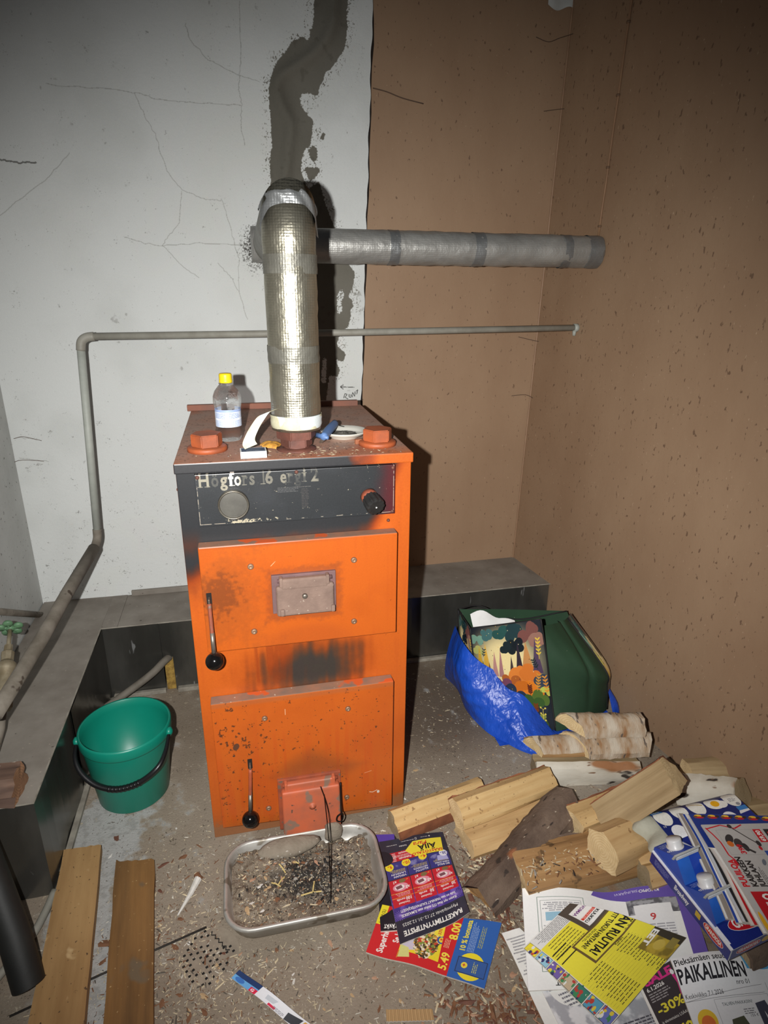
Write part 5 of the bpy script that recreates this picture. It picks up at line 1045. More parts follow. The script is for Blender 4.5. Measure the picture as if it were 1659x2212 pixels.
c.poly([(0, 600), (560, 560), (560, 690), (0, 690)], (206, 28, 34)); c.text('5.49', 40, 668, 92, (246, 226, 70), bold=.03); c.text('8.00', 330, 690, 100, (246, 226, 70), bold=.03); c.greek(240, 600, 330, 640, 12, (246, 236, 180), 3)
c.poly([(330, 500), (420, 490), (420, 555), (330, 570)], (246, 226, 60)); c.text('-33%', 335, 552, 36, (190, 30, 30), bold=.02); c.greek(420, 420, 540, 520, 13, (190, 80, 30), 5)
c.rect(0, 690, 560, 1000, (38, 92, 178)); c.text('10 % bonusta', 245, 772, 62, (246, 226, 60), bold=.03, fit=300); c.greek(250, 790, 540, 850, 12, (180, 200, 236), 7); c.greek(300, 866, 520, 900, 14, (210, 196, 70), 9)
c.ell(130, 850, 116, 112, (244, 224, 40)); c.poly([(58, 730), (200, 735), (196, 985), (60, 975)], (44, 86, 160)); c.frame(62, 738, 196, 978, 5, (28, 40, 70)); c.ell(130, 800, 26, 26, (240, 216, 60)); c.text('+', 118, 814, 44, (200, 30, 40), bold=.03); c.greek(85, 870, 180, 905, 14, (236, 220, 80), 4)
c.mix(np.ones((1000, 560)), (112, 104, 96), .14)
sheet('advert_leaflet', 'red yellow and blue supermarket leaflet lying on the floor under a dark one', [(0.288, -0.503, 0.006), (0.376, -0.382, 0.006), (0.128, -0.280, 0.005), (0.070, -0.379, 0.006)], c, .0035, lambda u, v: .003 + .006 * math.sin(PI * (1 - v)) ** 2 * (1 - u) + .004 * max(0, .25 - v) * 8 * u * u * .25 + .0015 * math.sin(v * 13))

# --- dark booklets under the fireworks leaflet
c = Canvas(400, 560, (34, 32, 40)); c.rect(0, 60, 120, 560, (70, 50, 130)); c.rect(20, 120, 110, 250, (200, 196, 206)); c.rect(20, 300, 110, 430, (150, 100, 110)); c.ell(66, 360, 30, 36, (190, 150, 130)); c.text('RÄJÄHTÄVÄT', 140, 40, 34, W_, bold=.03, fit=230)
sheet('folded_leaflet', 'purple and black folded leaflet peeping out below the fireworks leaflet', [(0.200, -0.131, 0.006), (0.147, -0.122, 0.006), (0.110, -0.343, 0.008), (0.213, -0.359, 0.008)], c, .004, lambda u, v: .002 + .003 * math.sin(v * 7))
c = Canvas(400, 300, (40, 36, 46)); c.rect(0, 0, 400, 300, (36, 34, 42)); c.rect(290, 0, 400, 300, (82, 60, 150)); c.greek(300, 40, 390, 200, 16, (180, 170, 210), 3); c.text('RÄ', 200, 200, 110, (220, 218, 226), ang=90, bold=.03)
sheet('leaflet_page', 'black and purple leaflet page tucked under the square log', [(0.325, -0.114, 0.004), (0.155, -0.083, 0.004), (0.148, -0.150, 0.005), (0.306, -0.185, 0.005)], c, .001)

# --- fireworks leaflet, upside down to the viewer
c = Canvas(700, 1000, (34, 35, 50)); fa = fbm(1000, 700, 8, 4, 91)
c.mix(sst(.5, .7, fa), (44, 46, 64), .5)
c.text('RAKETTIMYYNTIPISTE', 55, 86, 62, W_, bold=.035, fit=590); c.text('Myyntipäivät 27.12.-31.12.2025', 80, 150, 40, W_, fit=560)
c.rect(0, 185, 700, 420, (58, 44, 128)); c.mix(sst(.50, .70, fbm(1000, 700, 14, 4, 92)) * (np.abs(c.YY - 270) < 85), (120, 84, 190), .8)
for x, y in ((70, 235), (640, 225), (340, 215), (560, 400)):
    for k in range(18): a = k * PI / 9; c.line([(x, y), (x + 60 * math.cos(a), y + 46 * math.sin(a))], 2, (160, 130, 220))
c.text('Katso nyt ihan ITE miksi saat ILMASEKSI', 70, 226, 34, W_, bold=.02, fit=560); c.text('Sulla on taas PARHAAT KAUPANTEKIJÄISET!', 70, 268, 34, W_, bold=.02, fit=560)
for k, (t, n) in enumerate((('20', 'x1'), ('50', 'x2'), ('100', 'x2'))):
    x0 = 18 + k * 226; c.rect(x0, 300, x0 + 218, 560, (196, 26, 40)); c.rect(x0, 380, x0 + 218, 386, (226, 140, 50)); c.rect(x0, 425, x0 + 218, 430, (226, 140, 50)); c.text('Ostoksesi', x0 + 50, 336, 26, W_, bold=.02, fit=110); c.text(t, x0 + 20, 374, 42, W_, bold=.03); c.text('eurolla', x0 + 90, 372, 30, W_, bold=.02)
    c.greek(x0 + 30, 394, x0 + 190, 420, 12, (250, 226, 220), k); c.ell(x0 + 110, 480, 78, 40, (226, 140, 160)); c.ell(x0 + 120, 480, 50, 26, (240, 226, 226)); c.poly([(x0 + 90, 470), (x0 + 150, 462), (x0 + 160, 492), (x0 + 100, 500)], (120, 70, 80)); c.text(n, x0 + 20, 478, 40, W_, bold=.03); c.text('x1', x0 + 140, 548, 38, W_, bold=.03); c.ell(x0 + 80, 538, 34, 20, (120, 100, 60)); c.text('x1', x0 + 22, 548, 20, Y_, bold=.02)
for k, (n, t) in enumerate((('BIG BALLS', 'ROMAN CANDLE'), ('KLOTTU', 'NÄYTÖSPATA'), ('VISGAN', 'LAADUN'))):
    x0 = 14 + k * 230; c.rect(x0, 570, x0 + 222, 740, (44, 44, 120)); c.text(n, x0 + 20, 598, 26, W_, bold=.02, fit=130); c.text(t, x0 + 20, 624, 24, W_, bold=.02, fit=150); c.greek(x0 + 20, 632, x0 + 190, 664, 11, (230, 206, 80), k + 4); c.mix((np.hypot((c.XX - x0 - 120) / 80, (c.YY - 690) / 30) < 1) * sst(.4, .6, fa), (150, 150, 200), .7)
c.poly([(30, 640), (150, 640), (140, 700), (40, 700)], (170, 170, 220))
c.ell(70, 724, 44, 40, (226, 226, 240)); c.text('20.-', 36, 738, 44, (50, 50, 130), bold=.03); c.ell(290, 730, 44, 40, Y_); c.text('4.-', 258, 746, 50, R_, bold=.03); c.ell(470, 712, 46, 40, Y_); c.text('10.-', 430, 726, 46, R_, bold=.03); c.ell(648, 700, 44, 40, Y_); c.text('9.-', 620, 716, 44, R_, bold=.03)
c.rect(330, 745, 700, 850, (186, 24, 38)); c.text('Pieksämäki', 400, 780, 30, W_, bold=.02); c.greek(380, 790, 660, 812, 13, W_, 2); c.text('Suonenjoki', 400, 838, 28, W_, bold=.02); c.greek(560, 750, 690, 840, 16, W_, 6)
c.poly([(60, 748), (360, 748), (450, 840), (350, 930), (40, 930)], (238, 220, 52)); c.text('SÄÄSTÖTALO', 60, 790, 40, R_, bold=.03, fit=330); c.text('ÄIJÄ', 120, 868, 84, K_, bold=.03, fit=200); c.text('Para', 200, 912, 66, R_, shear=.3, bold=.01, fit=150)
c.text('Kellokas', 420, 912, 24, W_, bold=.01); c.greek(330, 950, 480, 962, 14, W_, 3); c.greek(520, 930, 640, 942, 14, W_, 4); c.frame(300, 944, 318, 970, 3, W_); c.ell(160, 964, 8, 8, W_); c.greek(180, 960, 260, 970, 12, W_, 8)
c.mix(np.ones((1000, 700)), (104, 98, 94), .16)
sheet('fireworks_leaflet', 'dark fireworks sale leaflet lying upside down beside the ash pan', [(0.324, -0.119, 0.010), (0.157, -0.111, 0.010), (0.143, -0.384, 0.012), (0.312, -0.351, 0.012)], c, .002, lambda u, v: .002 + .006 * math.sin(PI * u) * math.sin(PI * v) + .010 * max(0, .22 - u) * max(0, v - .45) * 7 + .003 * math.sin(u * 5 + v * 3), 30, 30, rough=.38)

# --- folded white strip of a leaflet near the drain
c = Canvas(1000, 170, (222, 222, 226)); c.rect(0, 0, 330, 80, (36, 56, 100)); c.rect(0, 80, 330, 170, (100, 160, 210)); c.ell(90, 120, 60, 40, (60, 110, 180)); c.rect(240, 100, 330, 170, (206, 40, 70)); c.text('G', 255, 155, 60, W_, bold=.03); c.poly([(430, 50), (560, 40), (540, 110), (440, 120)], (190, 194, 200)); c.rect(500, 130, 590, 165, (206, 40, 70)); c.greek(560, 120, 700, 160, 16, (90, 90, 100), 3); c.poly([(700, 60), (860, 20), (860, 150), (720, 170)], (56, 58, 64)); c.rect(880, 20, 1000, 170, (206, 160, 80))
sheet('paper_strip', 'narrow folded strip of printed white paper lying below the floor drain', [(-0.208, -0.368, 0.005), (-0.073, -0.507, 0.004), (-0.050, -0.502, 0.006), (-0.192, -0.360, 0.008)], c, .002, lambda u, v: .006 * math.sin(PI * u * 1.2) ** 2 + .004 * v, 24, 6)

# --- newspapers
def wav(a, b, cc, d, s): return lambda u, v: .004 + s * (.5 + .25 * math.sin(a * u + b * v + cc) + .25 * math.sin(d * u - b * v))
c = Canvas(900, 700, (232, 232, 228)); c.rect(0, 0, 900, 60, (92, 74, 150)); c.rect(40, 100, 180, 220, (92, 74, 140)); c.greek(200, 120, 500, 220, 24, (90, 90, 100), 1); c.greek(40, 260, 860, 660, 20, (130, 130, 136), 2)
sheet('newspaper', 'white newspaper page with a small purple square lying lowest beside the red leaflet', [(0.411, -0.400, 0.003), (0.368, -0.402, 0.003), (0.379, -0.623, 0.003), (0.519, -0.606, 0.003)], c, .0012, wav(5, 7, 1, 3, .003), cat='newspaper')
c = Canvas(1000, 800, (226, 226, 228)); c.mix(sst(.42, .6, fbm(800, 1000, 10, 4, 95)), (150, 152, 160), .7); c.rect(0, 0, 1000, 40, W_); c.rect(0, 40, 1000, 110, (88, 70, 150)); c.greek(80, 200, 700, 300, 26, (60, 60, 70), 1)
sheet('newspaper', 'newspaper page with a purple margin showing under the comic strip edge', [(0.581, -0.507, 0.004), (0.399, -0.533, 0.004), (0.408, -0.683, 0.004), (0.619, -0.678, 0.004)], c, .0012, wav(4, 5, 2, 6, .003), cat='newspaper')
c = Canvas(1100, 800, (240, 240, 238)); c.rect(0, 690, 420, 800, (104, 84, 168)); c.poly([(0, 0), (92, 0), (92, 700), (0, 700)], (104, 84, 168)); c.poly([(420, 690), (640, 760), (620, 800), (400, 800)], (104, 84, 168)); c.rect(92, 560, 420, 690, (96, 96, 100)); c.mix((sst(.4, .6, fbm(800, 1100, 30, 3, 96))) * (c.XX < 420) * (c.XX > 92) * (c.YY > 560) * (c.YY < 690), (180, 180, 184), .8); c.rect(140, 300, 380, 640, (236, 236, 236)); c.text('6', 250, 560, 80, (196, 70, 70), bold=.02); c.greek(150, 330, 370, 480, 22, (150, 150, 156), 4)
c.text('KUOPIO', 190, 772, 36, W_, bold=.02); c.text('SIILINJÄRVI', 330, 776, 30, (220, 214, 236), fit=150)
c.frame(700, 130, 1010, 720, 4, (120, 140, 130)); c.frame(720, 150, 990, 690, 3, (140, 150, 146)); c.greek(730, 600, 980, 680, 16, (120, 120, 128), 5); c.rect(860, 520, 960, 590, (150, 190, 210)); c.text('6,55', 760, 580, 30, (70, 90, 90), bold=.01); c.greek(740, 190, 980, 480, 18, (150, 152, 156), 7); c.text('KSET', 840, 60, 44, K_, bold=.02)
sheet('newspaper', 'white newspaper with a purple border lying under the yellow leaflet', [(0.822, -0.405, 0.014), (0.447, -0.330, 0.012), (0.371, -0.528, 0.006), (0.758, -0.593, 0.008)], c, .002, lambda u, v: .005 + .016 * (1 - v) * (abs(math.sin(u * PI * 1.05 + .15)) ** 2 * .0 + (1 - math.exp(-((u - .48) / .16) ** 2))) + .002 * math.sin(u * 9 + v * 5), 30, 24, rough=.7, cat='newspaper')
# yellow price list leaflet
c = Canvas(440, 800, (236, 224, 66))
c.rect(120, 690, 380, 800, (226, 226, 224)); c.greek(130, 700, 370, 795, 12, (120, 120, 120), 2)
c.poly([(0, 540), (150, 540), (120, 800), (0, 800)], (84, 74, 66)); c.poly([(0, 560), (118, 560), (92, 740), (0, 740)], (236, 234, 230)); c.text('KUUKKU', 4, 612, 34, K_, bold=.03, fit=100); c.rect(0, 622, 100, 644, (214, 60, 40)); c.greek(6, 628, 96, 640, 10, W_, 3); c.text('VOIMAA', 0, 712, 36, (110, 50, 120), bold=.03, shear=.1, fit=90)
c.poly([(0, 340), (276, 340), (276, 540), (0, 540)], (108, 88, 50)); c.rect(0, 352, 264, 528, (236, 224, 66)); c.text('MÄN RUUTIA!', -40, 432, 88, K_, bold=.028, fit=285); c.text('KETIT TUKUN HINTAAN!', -34, 492, 50, K_, bold=.025, fit=280); c.greek(120, 504, 240, 520, 9, K_, 2); c.text('* *', 30, 372, 30, K_)
for k in range(14):
    y = 40 + k * 22; c.line([(60, y), (372, y + 2)], 1.2, (180, 168, 60)); c.greek(70, y - 12, 180, y - 2, 12, (70, 66, 40), k + 2, .5); c.greek(250, y - 12, 360, y - 2, 12, (60, 56, 34), k + 9, .5)
for k in range(6): y = 545 + k * 24; c.greek(170, y, 370, y + 10, 12, (70, 66, 40), k + 30, .5)
for y in (548, 588, 500): c.rect(270, y, 372, y + 9, (50, 46, 30))
c.text('HINTA', 100, 340, 18, K_, bold=.02); c.text('SUNNUNTAI', 80, 18, 16, K_, bold=.02)
c.rect(0, 0, 120, 210, (190, 164, 60)); c.mix(sst(.4, .6, fbm(800, 440, 10, 3, 97)) * (c.XX < 120) * (c.YY < 210), (120, 104, 44), .8); c.poly([(0, 0), (40, 0), (30, 210), (0, 210)], (64, 58, 46)); c.text('EET', 8, 206, 54, W_, bold=.04, fit=86); c.ell(70, 110, 26, 34, (200, 176, 80)); c.rect(20, 20, 70, 70, (150, 134, 70))
c.rect(380, 0, 440, 800, (226, 224, 214))
for k, cl in enumerate(((110, 120, 190), (90, 160, 190), (60, 130, 110), (200, 180, 150), (120, 100, 170), (150, 200, 220), (236, 220, 60))):
    y = 6 + k * 113; c.rect(384, y, 438, y + 106, cl); q = random.Random(k)
    for j in range(12): c.ell(q.uniform(390, 434), q.uniform(y + 8, y + 98), q.uniform(4, 13), q.uniform(5, 14), q.choice([(226, 206, 70), (60, 60, 110), (230, 230, 226), (190, 70, 60), (70, 140, 90), cl]))
    c.frame(384, y, 438, y + 106, 2, (60, 60, 60))
sheet('price_leaflet', 'yellow price list leaflet with a comic strip edge on the newspapers', [(0.535, -0.390, 0.034), (0.393, -0.453, 0.022), (0.485, -0.629, 0.018), (0.744, -0.511, 0.024)], c, .0015, lambda u, v: .003 + .006 * math.sin(PI * v) * math.sin(PI * u) + .012 * max(0, .2 - u) * 5 * math.sin(PI * v) + .002 * math.sin(v * 7), 26, 30, rough=.6)
# ad page with percentages
c = Canvas(420, 900, (66, 60, 62)); c.rect(0, 0, 24, 900, W_); c.text('SALE', 60, 96, 100, (226, 60, 140), bold=.04, fit=300); c.text('6.1.2026', 50, 150, 50, W_, bold=.02, fit=180); c.greek(50, 170, 260, 250, 22, (190, 186, 186), 3)
c.text('-30%', 60, 360, 110, (240, 226, 70), bold=.025, fit=260); c.text('ja alennetuista LISÄALE', 50, 440, 36, W_, fit=260); c.text('-40%', 110, 580, 110, (240, 226, 70), bold=.045, fit=260); c.poly([(30, 640), (420, 610), (420, 760), (30, 790)], (226, 70, 150)); c.greek(50, 650, 400, 690, 24, W_, 4); c.text('-10%', 180, 745, 60, (240, 226, 70), bold=.03)
c.poly([(330, 110), (356, 110), (362, 190), (400, 280), (380, 400), (330, 400), (316, 280), (338, 190)], (220, 60, 140)); c.ell(346, 88, 18, 24, (240, 238, 240)); c.poly([(336, 400), (352, 400), (350, 590), (340, 590)], (240, 238, 240)); c.poly([(366, 400), (382, 400), (392, 580), (380, 580)], (240, 238, 240)); c.poly([(300, 400), (340, 390), (336, 480), (296, 480)], (226, 110, 170)); c.poly([(384, 380), (420, 400), (410, 470), (380, 450)], (226, 110, 170))
sheet('advert_page', 'dark grey sale advert page with pink lettering between yellow leaflet and local newspaper', [(0.571, -0.733, 0.010), (0.692, -0.720, 0.010), (0.690, -0.541, 0.016), (0.590, -0.561, 0.014)], c, .0012, wav(3, 4, 0, 2, .004), cat='newspaper')
# local newspaper
c = Canvas(1200, 1300, (238, 240, 242)); c.text('Pieksämäen seudun', 14, 92, 98, (40, 40, 44), bold=.012, fit=545); c.text('PAIKALLINEN', 6, 262, 200, (34, 34, 40), bold=.024, fit=640); c.text('nro 01', 520, 330, 62, (50, 50, 54), fit=130); c.text('Keskiviikko 7.1.2026', 14, 400, 62, (60, 60, 64), fit=360); c.line([(0, 425), (760, 345)], 3, (90, 90, 94)); c.line([(0, 425), (760, 425)], 3, (90, 90, 94))
c.poly([(640, 30), (940, 20), (960, 190), (670, 190)], (84, 164, 214)); c.greek(680, 60, 920, 150, 24, (170, 216, 240), 2)
c.frame(260, 440, 780, 1000, 3, (150, 150, 154)); c.text('TALVEN PAKKASIIN!', 320, 510, 44, (70, 80, 84), fit=290); c.poly([(630, 520), (730, 500), (790, 760), (740, 770), (690, 600), (700, 790), (640, 790)], (74, 76, 92)); c.poly([(360, 640), (480, 620), (510, 720), (500, 880), (370, 900), (340, 740)], (84, 86, 66)); c.text('155 €', 540, 640, 34, (60, 60, 64)); c.greek(500, 560, 610, 610, 20, (110, 110, 114), 3); c.text('-50 %', 570, 860, 56, (60, 60, 64), fit=110); c.greek(530, 740, 640, 810, 20, (110, 110, 114), 5)
c.ell(140, 620, 90, 110, (240, 200, 60)); c.ell(140, 640, 62, 74, (226, 120, 60)); c.rect(60, 740, 220, 860, (240, 206, 70)); c.text('Tammiale', 68, 800, 40, (150, 90, 30), bold=.02, fit=146)
for k, t in enumerate(('Seuraava', 'PIEKSÄMÄEN', 'SEUDUN', 'PAIKALLINEN', 'ilmestyy', 'ke 14.1.')): c.text(t, 850, 400 + k * 54, 42, (50, 50, 54), bold=.02)
c.line([(800, 330), (820, 1200)], 3, (130, 130, 134)); c.greek(850, 760, 1180, 1200, 30, (130, 130, 134), 6)
sheet('newspaper', 'local newspaper front page with large black title at the lower right', [(0.616, -0.780, 0.010), (0.864, -0.789, 0.012), (0.952, -0.579, 0.020), (0.679, -0.545, 0.020)], c, .003, lambda u, v: .006 + .018 * math.exp(-((v - .92) / .16) ** 2) * (math.sin(PI * min(1, u * 1.3 + .1))) + .002 * math.sin(u * 6), 30, 24, rough=.7, cat='newspaper')

# --- egg carton
PULP = M('grey_pulp', (172, 170, 154), (156, 154, 138), rough=.9, scale=25, bmp=.4, bscale=200)
eg = thing('egg_carton', 'grey pulp egg carton with blue label lying on the logs', 'carton', (0.885, -0.303, 0.100))
a0, a1, a2 = Vector((0.747, -0.280, 0.150)), Vector((0.992, -0.274, 0.160)), Vector((0.722, -0.403, 0.150)); ex_, ey_ = a1 - a0, a2 - a0; ey_ = ey_ - ex_ * ey_.dot(ex_) / ex_.length_squared; ex_ = ex_ * 1.12; ez_ = ex_.normalized().cross(-ey_.normalized()); ez_ = ez_ if ez_.z > 0 else -ez_
def eggtop(u, v):
    e_ = min(1, min(u, 1 - u) * 9) * min(1, min(v, 1 - v) * 4.5); dome = abs(math.sin(u * 5 * PI)) * abs(math.sin(v * 2 * PI)); edge_ = max(0, 1 - u * 5.5)
    k = .34 * (1 - math.cos(PI * min(1, v * 4.0, (1 - v) * 4.0))) / 2
    return a0 + ex_ * (u - (.06 * edge_ * math.sin(v * 2 * PI) ** 2 if u < .2 else 0)) + ey_ * v + ez_ * (.030 * e_ ** .55 - .034 + .008 * edge_ * abs(math.sin(v * 2 * PI)))
part('lid', grid(eggtop, 60, 30), PULP, eg, True)
part('tray', grid(lambda u, v: a0 + ex_ * (.02 + .96 * u) + ey_ * (.04 + .92 * v) - ez_ * (.034 + .028 * abs(math.sin(u * 5 * PI)) ** .6 * abs(math.sin(v * 2 * PI)) ** .6), 40, 16), PULP, eg, True)
lb = Canvas(900, 460, (26, 42, 110))
for k, (x, y) in enumerate(((85, 140), (270, 120), (455, 115), (830, 120))): lb.ell(x, y, 78, 100, (236, 234, 226), -.15, egg=.2)
lb.ell(640, 130, 88, 66, (240, 238, 232), .2); lb.ell(600, 100, 50, 46, (240, 238, 232)); lb.ell(700, 150, 60, 46, (240, 238, 232)); lb.ell(645, 128, 42, 38, (238, 176, 30)); lb.line([(400, 60), (520, 110)], 10, (190, 160, 90))
for k in range(5): lb.ell(130 + k * 180, 340, 70, 94, (238, 238, 240), .1, egg=.2)
lb.rect(10, 0, 130, 70, (40, 130, 214)); lb.text('koti', 30, 50, 56, W_, bold=.03, fit=80); lb.ell(96, 14, 14, 12, (60, 170, 70)); lb.text('VAPAAN KANAN MUNIA', 60, 446, 34, W_, bold=.02, fit=420); lb.greek(790, 110, 870, 150, 16, (120, 120, 130), 2); lb.ell(850, 190, 20, 20, (150, 150, 156)); lb.text('10', 20, 250, 34, W_); lb.greek(240, 232, 420, 242, 14, (150, 160, 200), 3); lb.rect(800, 220, 900, 270, (60, 130, 200))
part('label', grid(lambda u, v: eggtop(.20 + .78 * u, 1 - (.045 + .91 * v)) if False else a0 + ex_ * (.12 + .86 * u + .05 * (1 - v) * 0) + ey_ * (1 - (.06 + .88 * v)) + ez_ * (.0305 * min(1, min((.06 + .88 * v), 1 - (.06 + .88 * v)) * 4.5) ** .55 - .031), 20, 20), MI('egg_label', lb, rough=.4, bmp=.02), eg, True)

# --- pizza box
bxm = thing('pizza_box', 'blue frozen pizza box lying on the logs at the right edge', 'box', (0.805, -0.553, 0.100))
P0, P1, P2 = Vector((0.722, -0.393, 0.150)), Vector((0.749, -0.611, 0.125)), Vector((0.834, -0.608, 0.132)); e1 = P1 - P0; e2 = (P2 - P1).normalized(); e2 = (e2 - e1.normalized() * e2.dot(e1.normalized())).normalized() * .285; e3 = e1.cross(e2).normalized(); e3 = e3 if e3.z > 0 else -e3
TH = .036
def quad(name, O, A_, B_, cv, par, n=8, rough=.35):
    return part(name, grid(lambda u, v: O + A_ * u + B_ * v, n, n), MI(name + '_print', cv, rough=rough, bmp=.02) if isinstance(cv, Canvas) else cv, par)
def red_badge(c, x, y, w, h, txt, sz): c.ell(x + w / 2, y + h / 2, w / 2, h * .62, (236, 236, 236)); c.ell(x + w / 2, y + h / 2, w / 2 - 4, h * .62 - 4, (196, 30, 40)); c.text(txt, x + w * .09, y + h * .72, sz, W_, bold=.04, fit=w * .82)
NAVY = (30, 44, 124)
c = Canvas(900, 900, NAVY); c.rect(0, 0, 18, 900, (232, 232, 236)); c.poly([(60, 30), (90, 30), (90, 330), (60, 260)], (230, 232, 238)); c.rect(0, 640, 30, 860, (230, 230, 236)); c.mix(sst(260, 120, np.hypot(c.XX - 420, c.YY - 560)), (120, 70, 40), .9); c.mix(sst(.5, .6, fbm(900, 900, 30, 3, 98)) * sst(250, 150, np.hypot(c.XX - 420, c.YY - 560)), (214, 160, 70), .9); red_badge(c, 90, 700, 420, 120, 'GRANDIOSA', 100); c.poly([(300, 600), (470, 570), (480, 640), (310, 670)], (240, 216, 50)); c.text('XXL', 320, 650, 66, (40, 60, 40), bold=.04, ang=8); c.greek(560, 500, 860, 640, 20, (190, 196, 220), 4)
part('top_panel', grid(lambda u, v: P1 - e1 * v + e2 * u, 8, 8), MI('pizza_top', c, rough=.35, bmp=.02), bxm)
c = Canvas(1000, 130, (40, 46, 130)); c.rect(0, 0, 1000, 12, (232, 232, 236)); c.text('Broadway', 330, 92, 76, (226, 226, 232), bold=.03, shear=.2, fit=190); red_badge(c, 700, 26, 230, 80, 'GRANDIOSA', 56); c.greek(60, 40, 260, 100, 16, (150, 156, 200), 3); c.rect(600, 30, 660, 90, (200, 170, 60))
part('side_panel', grid(lambda u, v: P0 - e3 * TH * (1 - v) + e1 * u, 8, 3), MI('pizza_side', c, rough=.35, bmp=.02), bxm)
c = Canvas(1000, 130, (40, 46, 130)); c.rect(0, 0, 1000, 12, (232, 232, 236)); c.rect(0, 0, 14, 130, (232, 232, 236)); red_badge(c, 60, 30, 220, 76, 'GRANDIOSA', 54); c.ell(340, 70, 50, 34, (226, 180, 50)); c.text('Broadway', 430, 92, 76, (226, 226, 232), bold=.03, shear=.2, fit=260)
part('front_panel', grid(lambda u, v: P1 - e3 * TH * (1 - v) + e2 * u, 8, 3), MI('pizza_front', c, rough=.35, bmp=.02), bxm)
NB = M('navy_card', NAVY, rough=.4); CARD = M('grey_card', (170, 160, 146), rough=.9)
part('bottom_panel', grid(lambda u, v: P0 - e3 * TH + e1 * u + e2 * v, 2, 2), CARD, bxm); part('back_panel', grid(lambda u, v: P0 - e3 * TH * (1 - v) + e2 * u, 2, 2), NB, bxm); part('far_side_panel', grid(lambda u, v: P0 + e2 - e3 * TH * (1 - v) + e1 * u, 2, 2), NB, bxm)

# --- two milk cartons, crushed flat, gable tops up
u1, u2, u3 = e1.normalized(), e2.normalized(), e3
MBLUE = M('carton_blue', (34, 72, 176), (30, 64, 164), rough=.32, bmp=.02); MLIGHT = M('carton_light_blue', (44, 104, 204), rough=.32, bmp=.02); MWHT = M('carton_white', (222, 226, 232), rough=.35, bmp=0); FIN = M('carton_fin', (178, 180, 178), (158, 160, 158), rough=.4, bmp=.1, bscale=200); CAPW = M('white_cap', (226, 226, 226), rough=.35, bmp=0)
def milk(label, s0, s1, w0, lift):
    O = P0 + u1 * s0 + u2 * w0 + u3 * lift; Ls = s1 - s0; Wd = .064; H0, H1 = .010, .046; rs = Ls * .56
    t = thing('milk_carton', label, 'carton', O + u1 * Ls * .5, 'milk cartons on the pizza box')
    A = lambda s, w, h: O + u1 * s + u2 * w + u3 * h
    b2 = bmesh.new()
    for q in ([(0, 0, 0), (0, 0, H0), (rs, .004, H1), (Ls, 0, H0), (Ls, 0, 0)], [(0, Wd, 0), (0, Wd, H0), (rs, Wd - .004, H1), (Ls, Wd, H0), (Ls, Wd, 0)][::-1], [(0, 0, 0), (0, Wd, 0), (0, Wd, H0), (0, 0, H0)], [(Ls, 0, 0), (Ls, 0, H0), (Ls, Wd, H0), (Ls, Wd, 0)]): b2.faces.new([b2.verts.new(A(*p)) for p in q])
    part('body', b2, MBLUE, t)
    cc = Canvas(300, 260, (32, 64, 160)); cc.poly([(10, 20), (60, 200), (80, 250), (24, 250)], (226, 230, 236)) ; cc.rect(0, 0, 300, 10, (226, 230, 236)); cc.greek(180, 180, 290, 240, 16, (180, 190, 220), 3); cc.text('maito', 150, 120, 60, W_, bold=.02)
    part('far_roof', grid(lambda u, v: A(0, Wd, H0).lerp(A(0, 0, H0), u).lerp(A(rs, Wd - .004, H1).lerp(A(rs, .004, H1), u), v), 6, 6), MI('carton_roof', cc, rough=.3, bmp=.02), t)
    part('near_roof', grid(lambda u, v: A(rs, .004, H1).lerp(A(rs, Wd * .55, H1), u).lerp(A(Ls, 0, H0).lerp(A(Ls, Wd * .5, H0), u), v), 6, 6), MLIGHT, t)
    part('near_roof', grid(lambda u, v: A(rs, Wd * .55, H1).lerp(A(rs, Wd - .004, H1), u).lerp(A(Ls, Wd * .5, H0).lerp(A(Ls, Wd, H0), u), v), 6, 6), MBLUE, t)
    part('side_strip', grid(lambda u, v: A(.004 + (Ls - .008) * u, Wd + .001, .002).lerp(A(.004 + (Ls - .008) * u, Wd + .016, -.004), v), 6, 3), MWHT, t)
    fb = bmesh.new(); n = 28; rows = []
    for i in range(n + 1):
        w = -.004 + (Wd + .002) * i / n; z = .0016 if i % 2 else -.0008; rows.append([A(rs - .0015, w, H1 - .004), A(rs - .0015 + .004, w, H1 + .013), A(rs + .0015 + .004 + .001, w, H1 + .013), A(rs + .0015 + z, w, H1 - .004)])
    loft(rows, True, True, fb); part('top_fin', fb, FIN, t)
    tb_ = bmesh.new()
    for i in range(n): join(tb_, xf(box(-.0009, -.0009, 0, .0009, .0009, .007), Matrix.Translation(A(rs + .0062, .002 + (Wd - .006) * i / n, H1 - .001))))
    tag(part('fin_crimp', tb_, MWHT, t), kind='stuff')
    nrm = (A(rs, 0, H1) - A(0, 0, H0)).cross(u2).normalized(); nrm = nrm if nrm.dot(u3) > 0 else -nrm
    cc0 = A(rs * .48, Wd * .50, H0 + (H1 - H0) * .48)
    part('cap', lathe([(.0170, 0), (.0170, .003), (.0158, .004), (.0162, .017), (.0150, .0195), (.001, .0195)], cc0, 32, nrm), CAPW, t, True)
    part('cap_collar', lathe([(.0185, 0), (.0185, .0025), (.016, .003)], cc0, 32, nrm), CAPW, t, True)
    return t
LE = e1.length
milk('blue milk carton with white cap nearer the egg carton', .000, LE * .42, .004, .001)
milk('blue milk carton with white cap nearer the box corner', LE * .42, LE * .80, .004, .001)

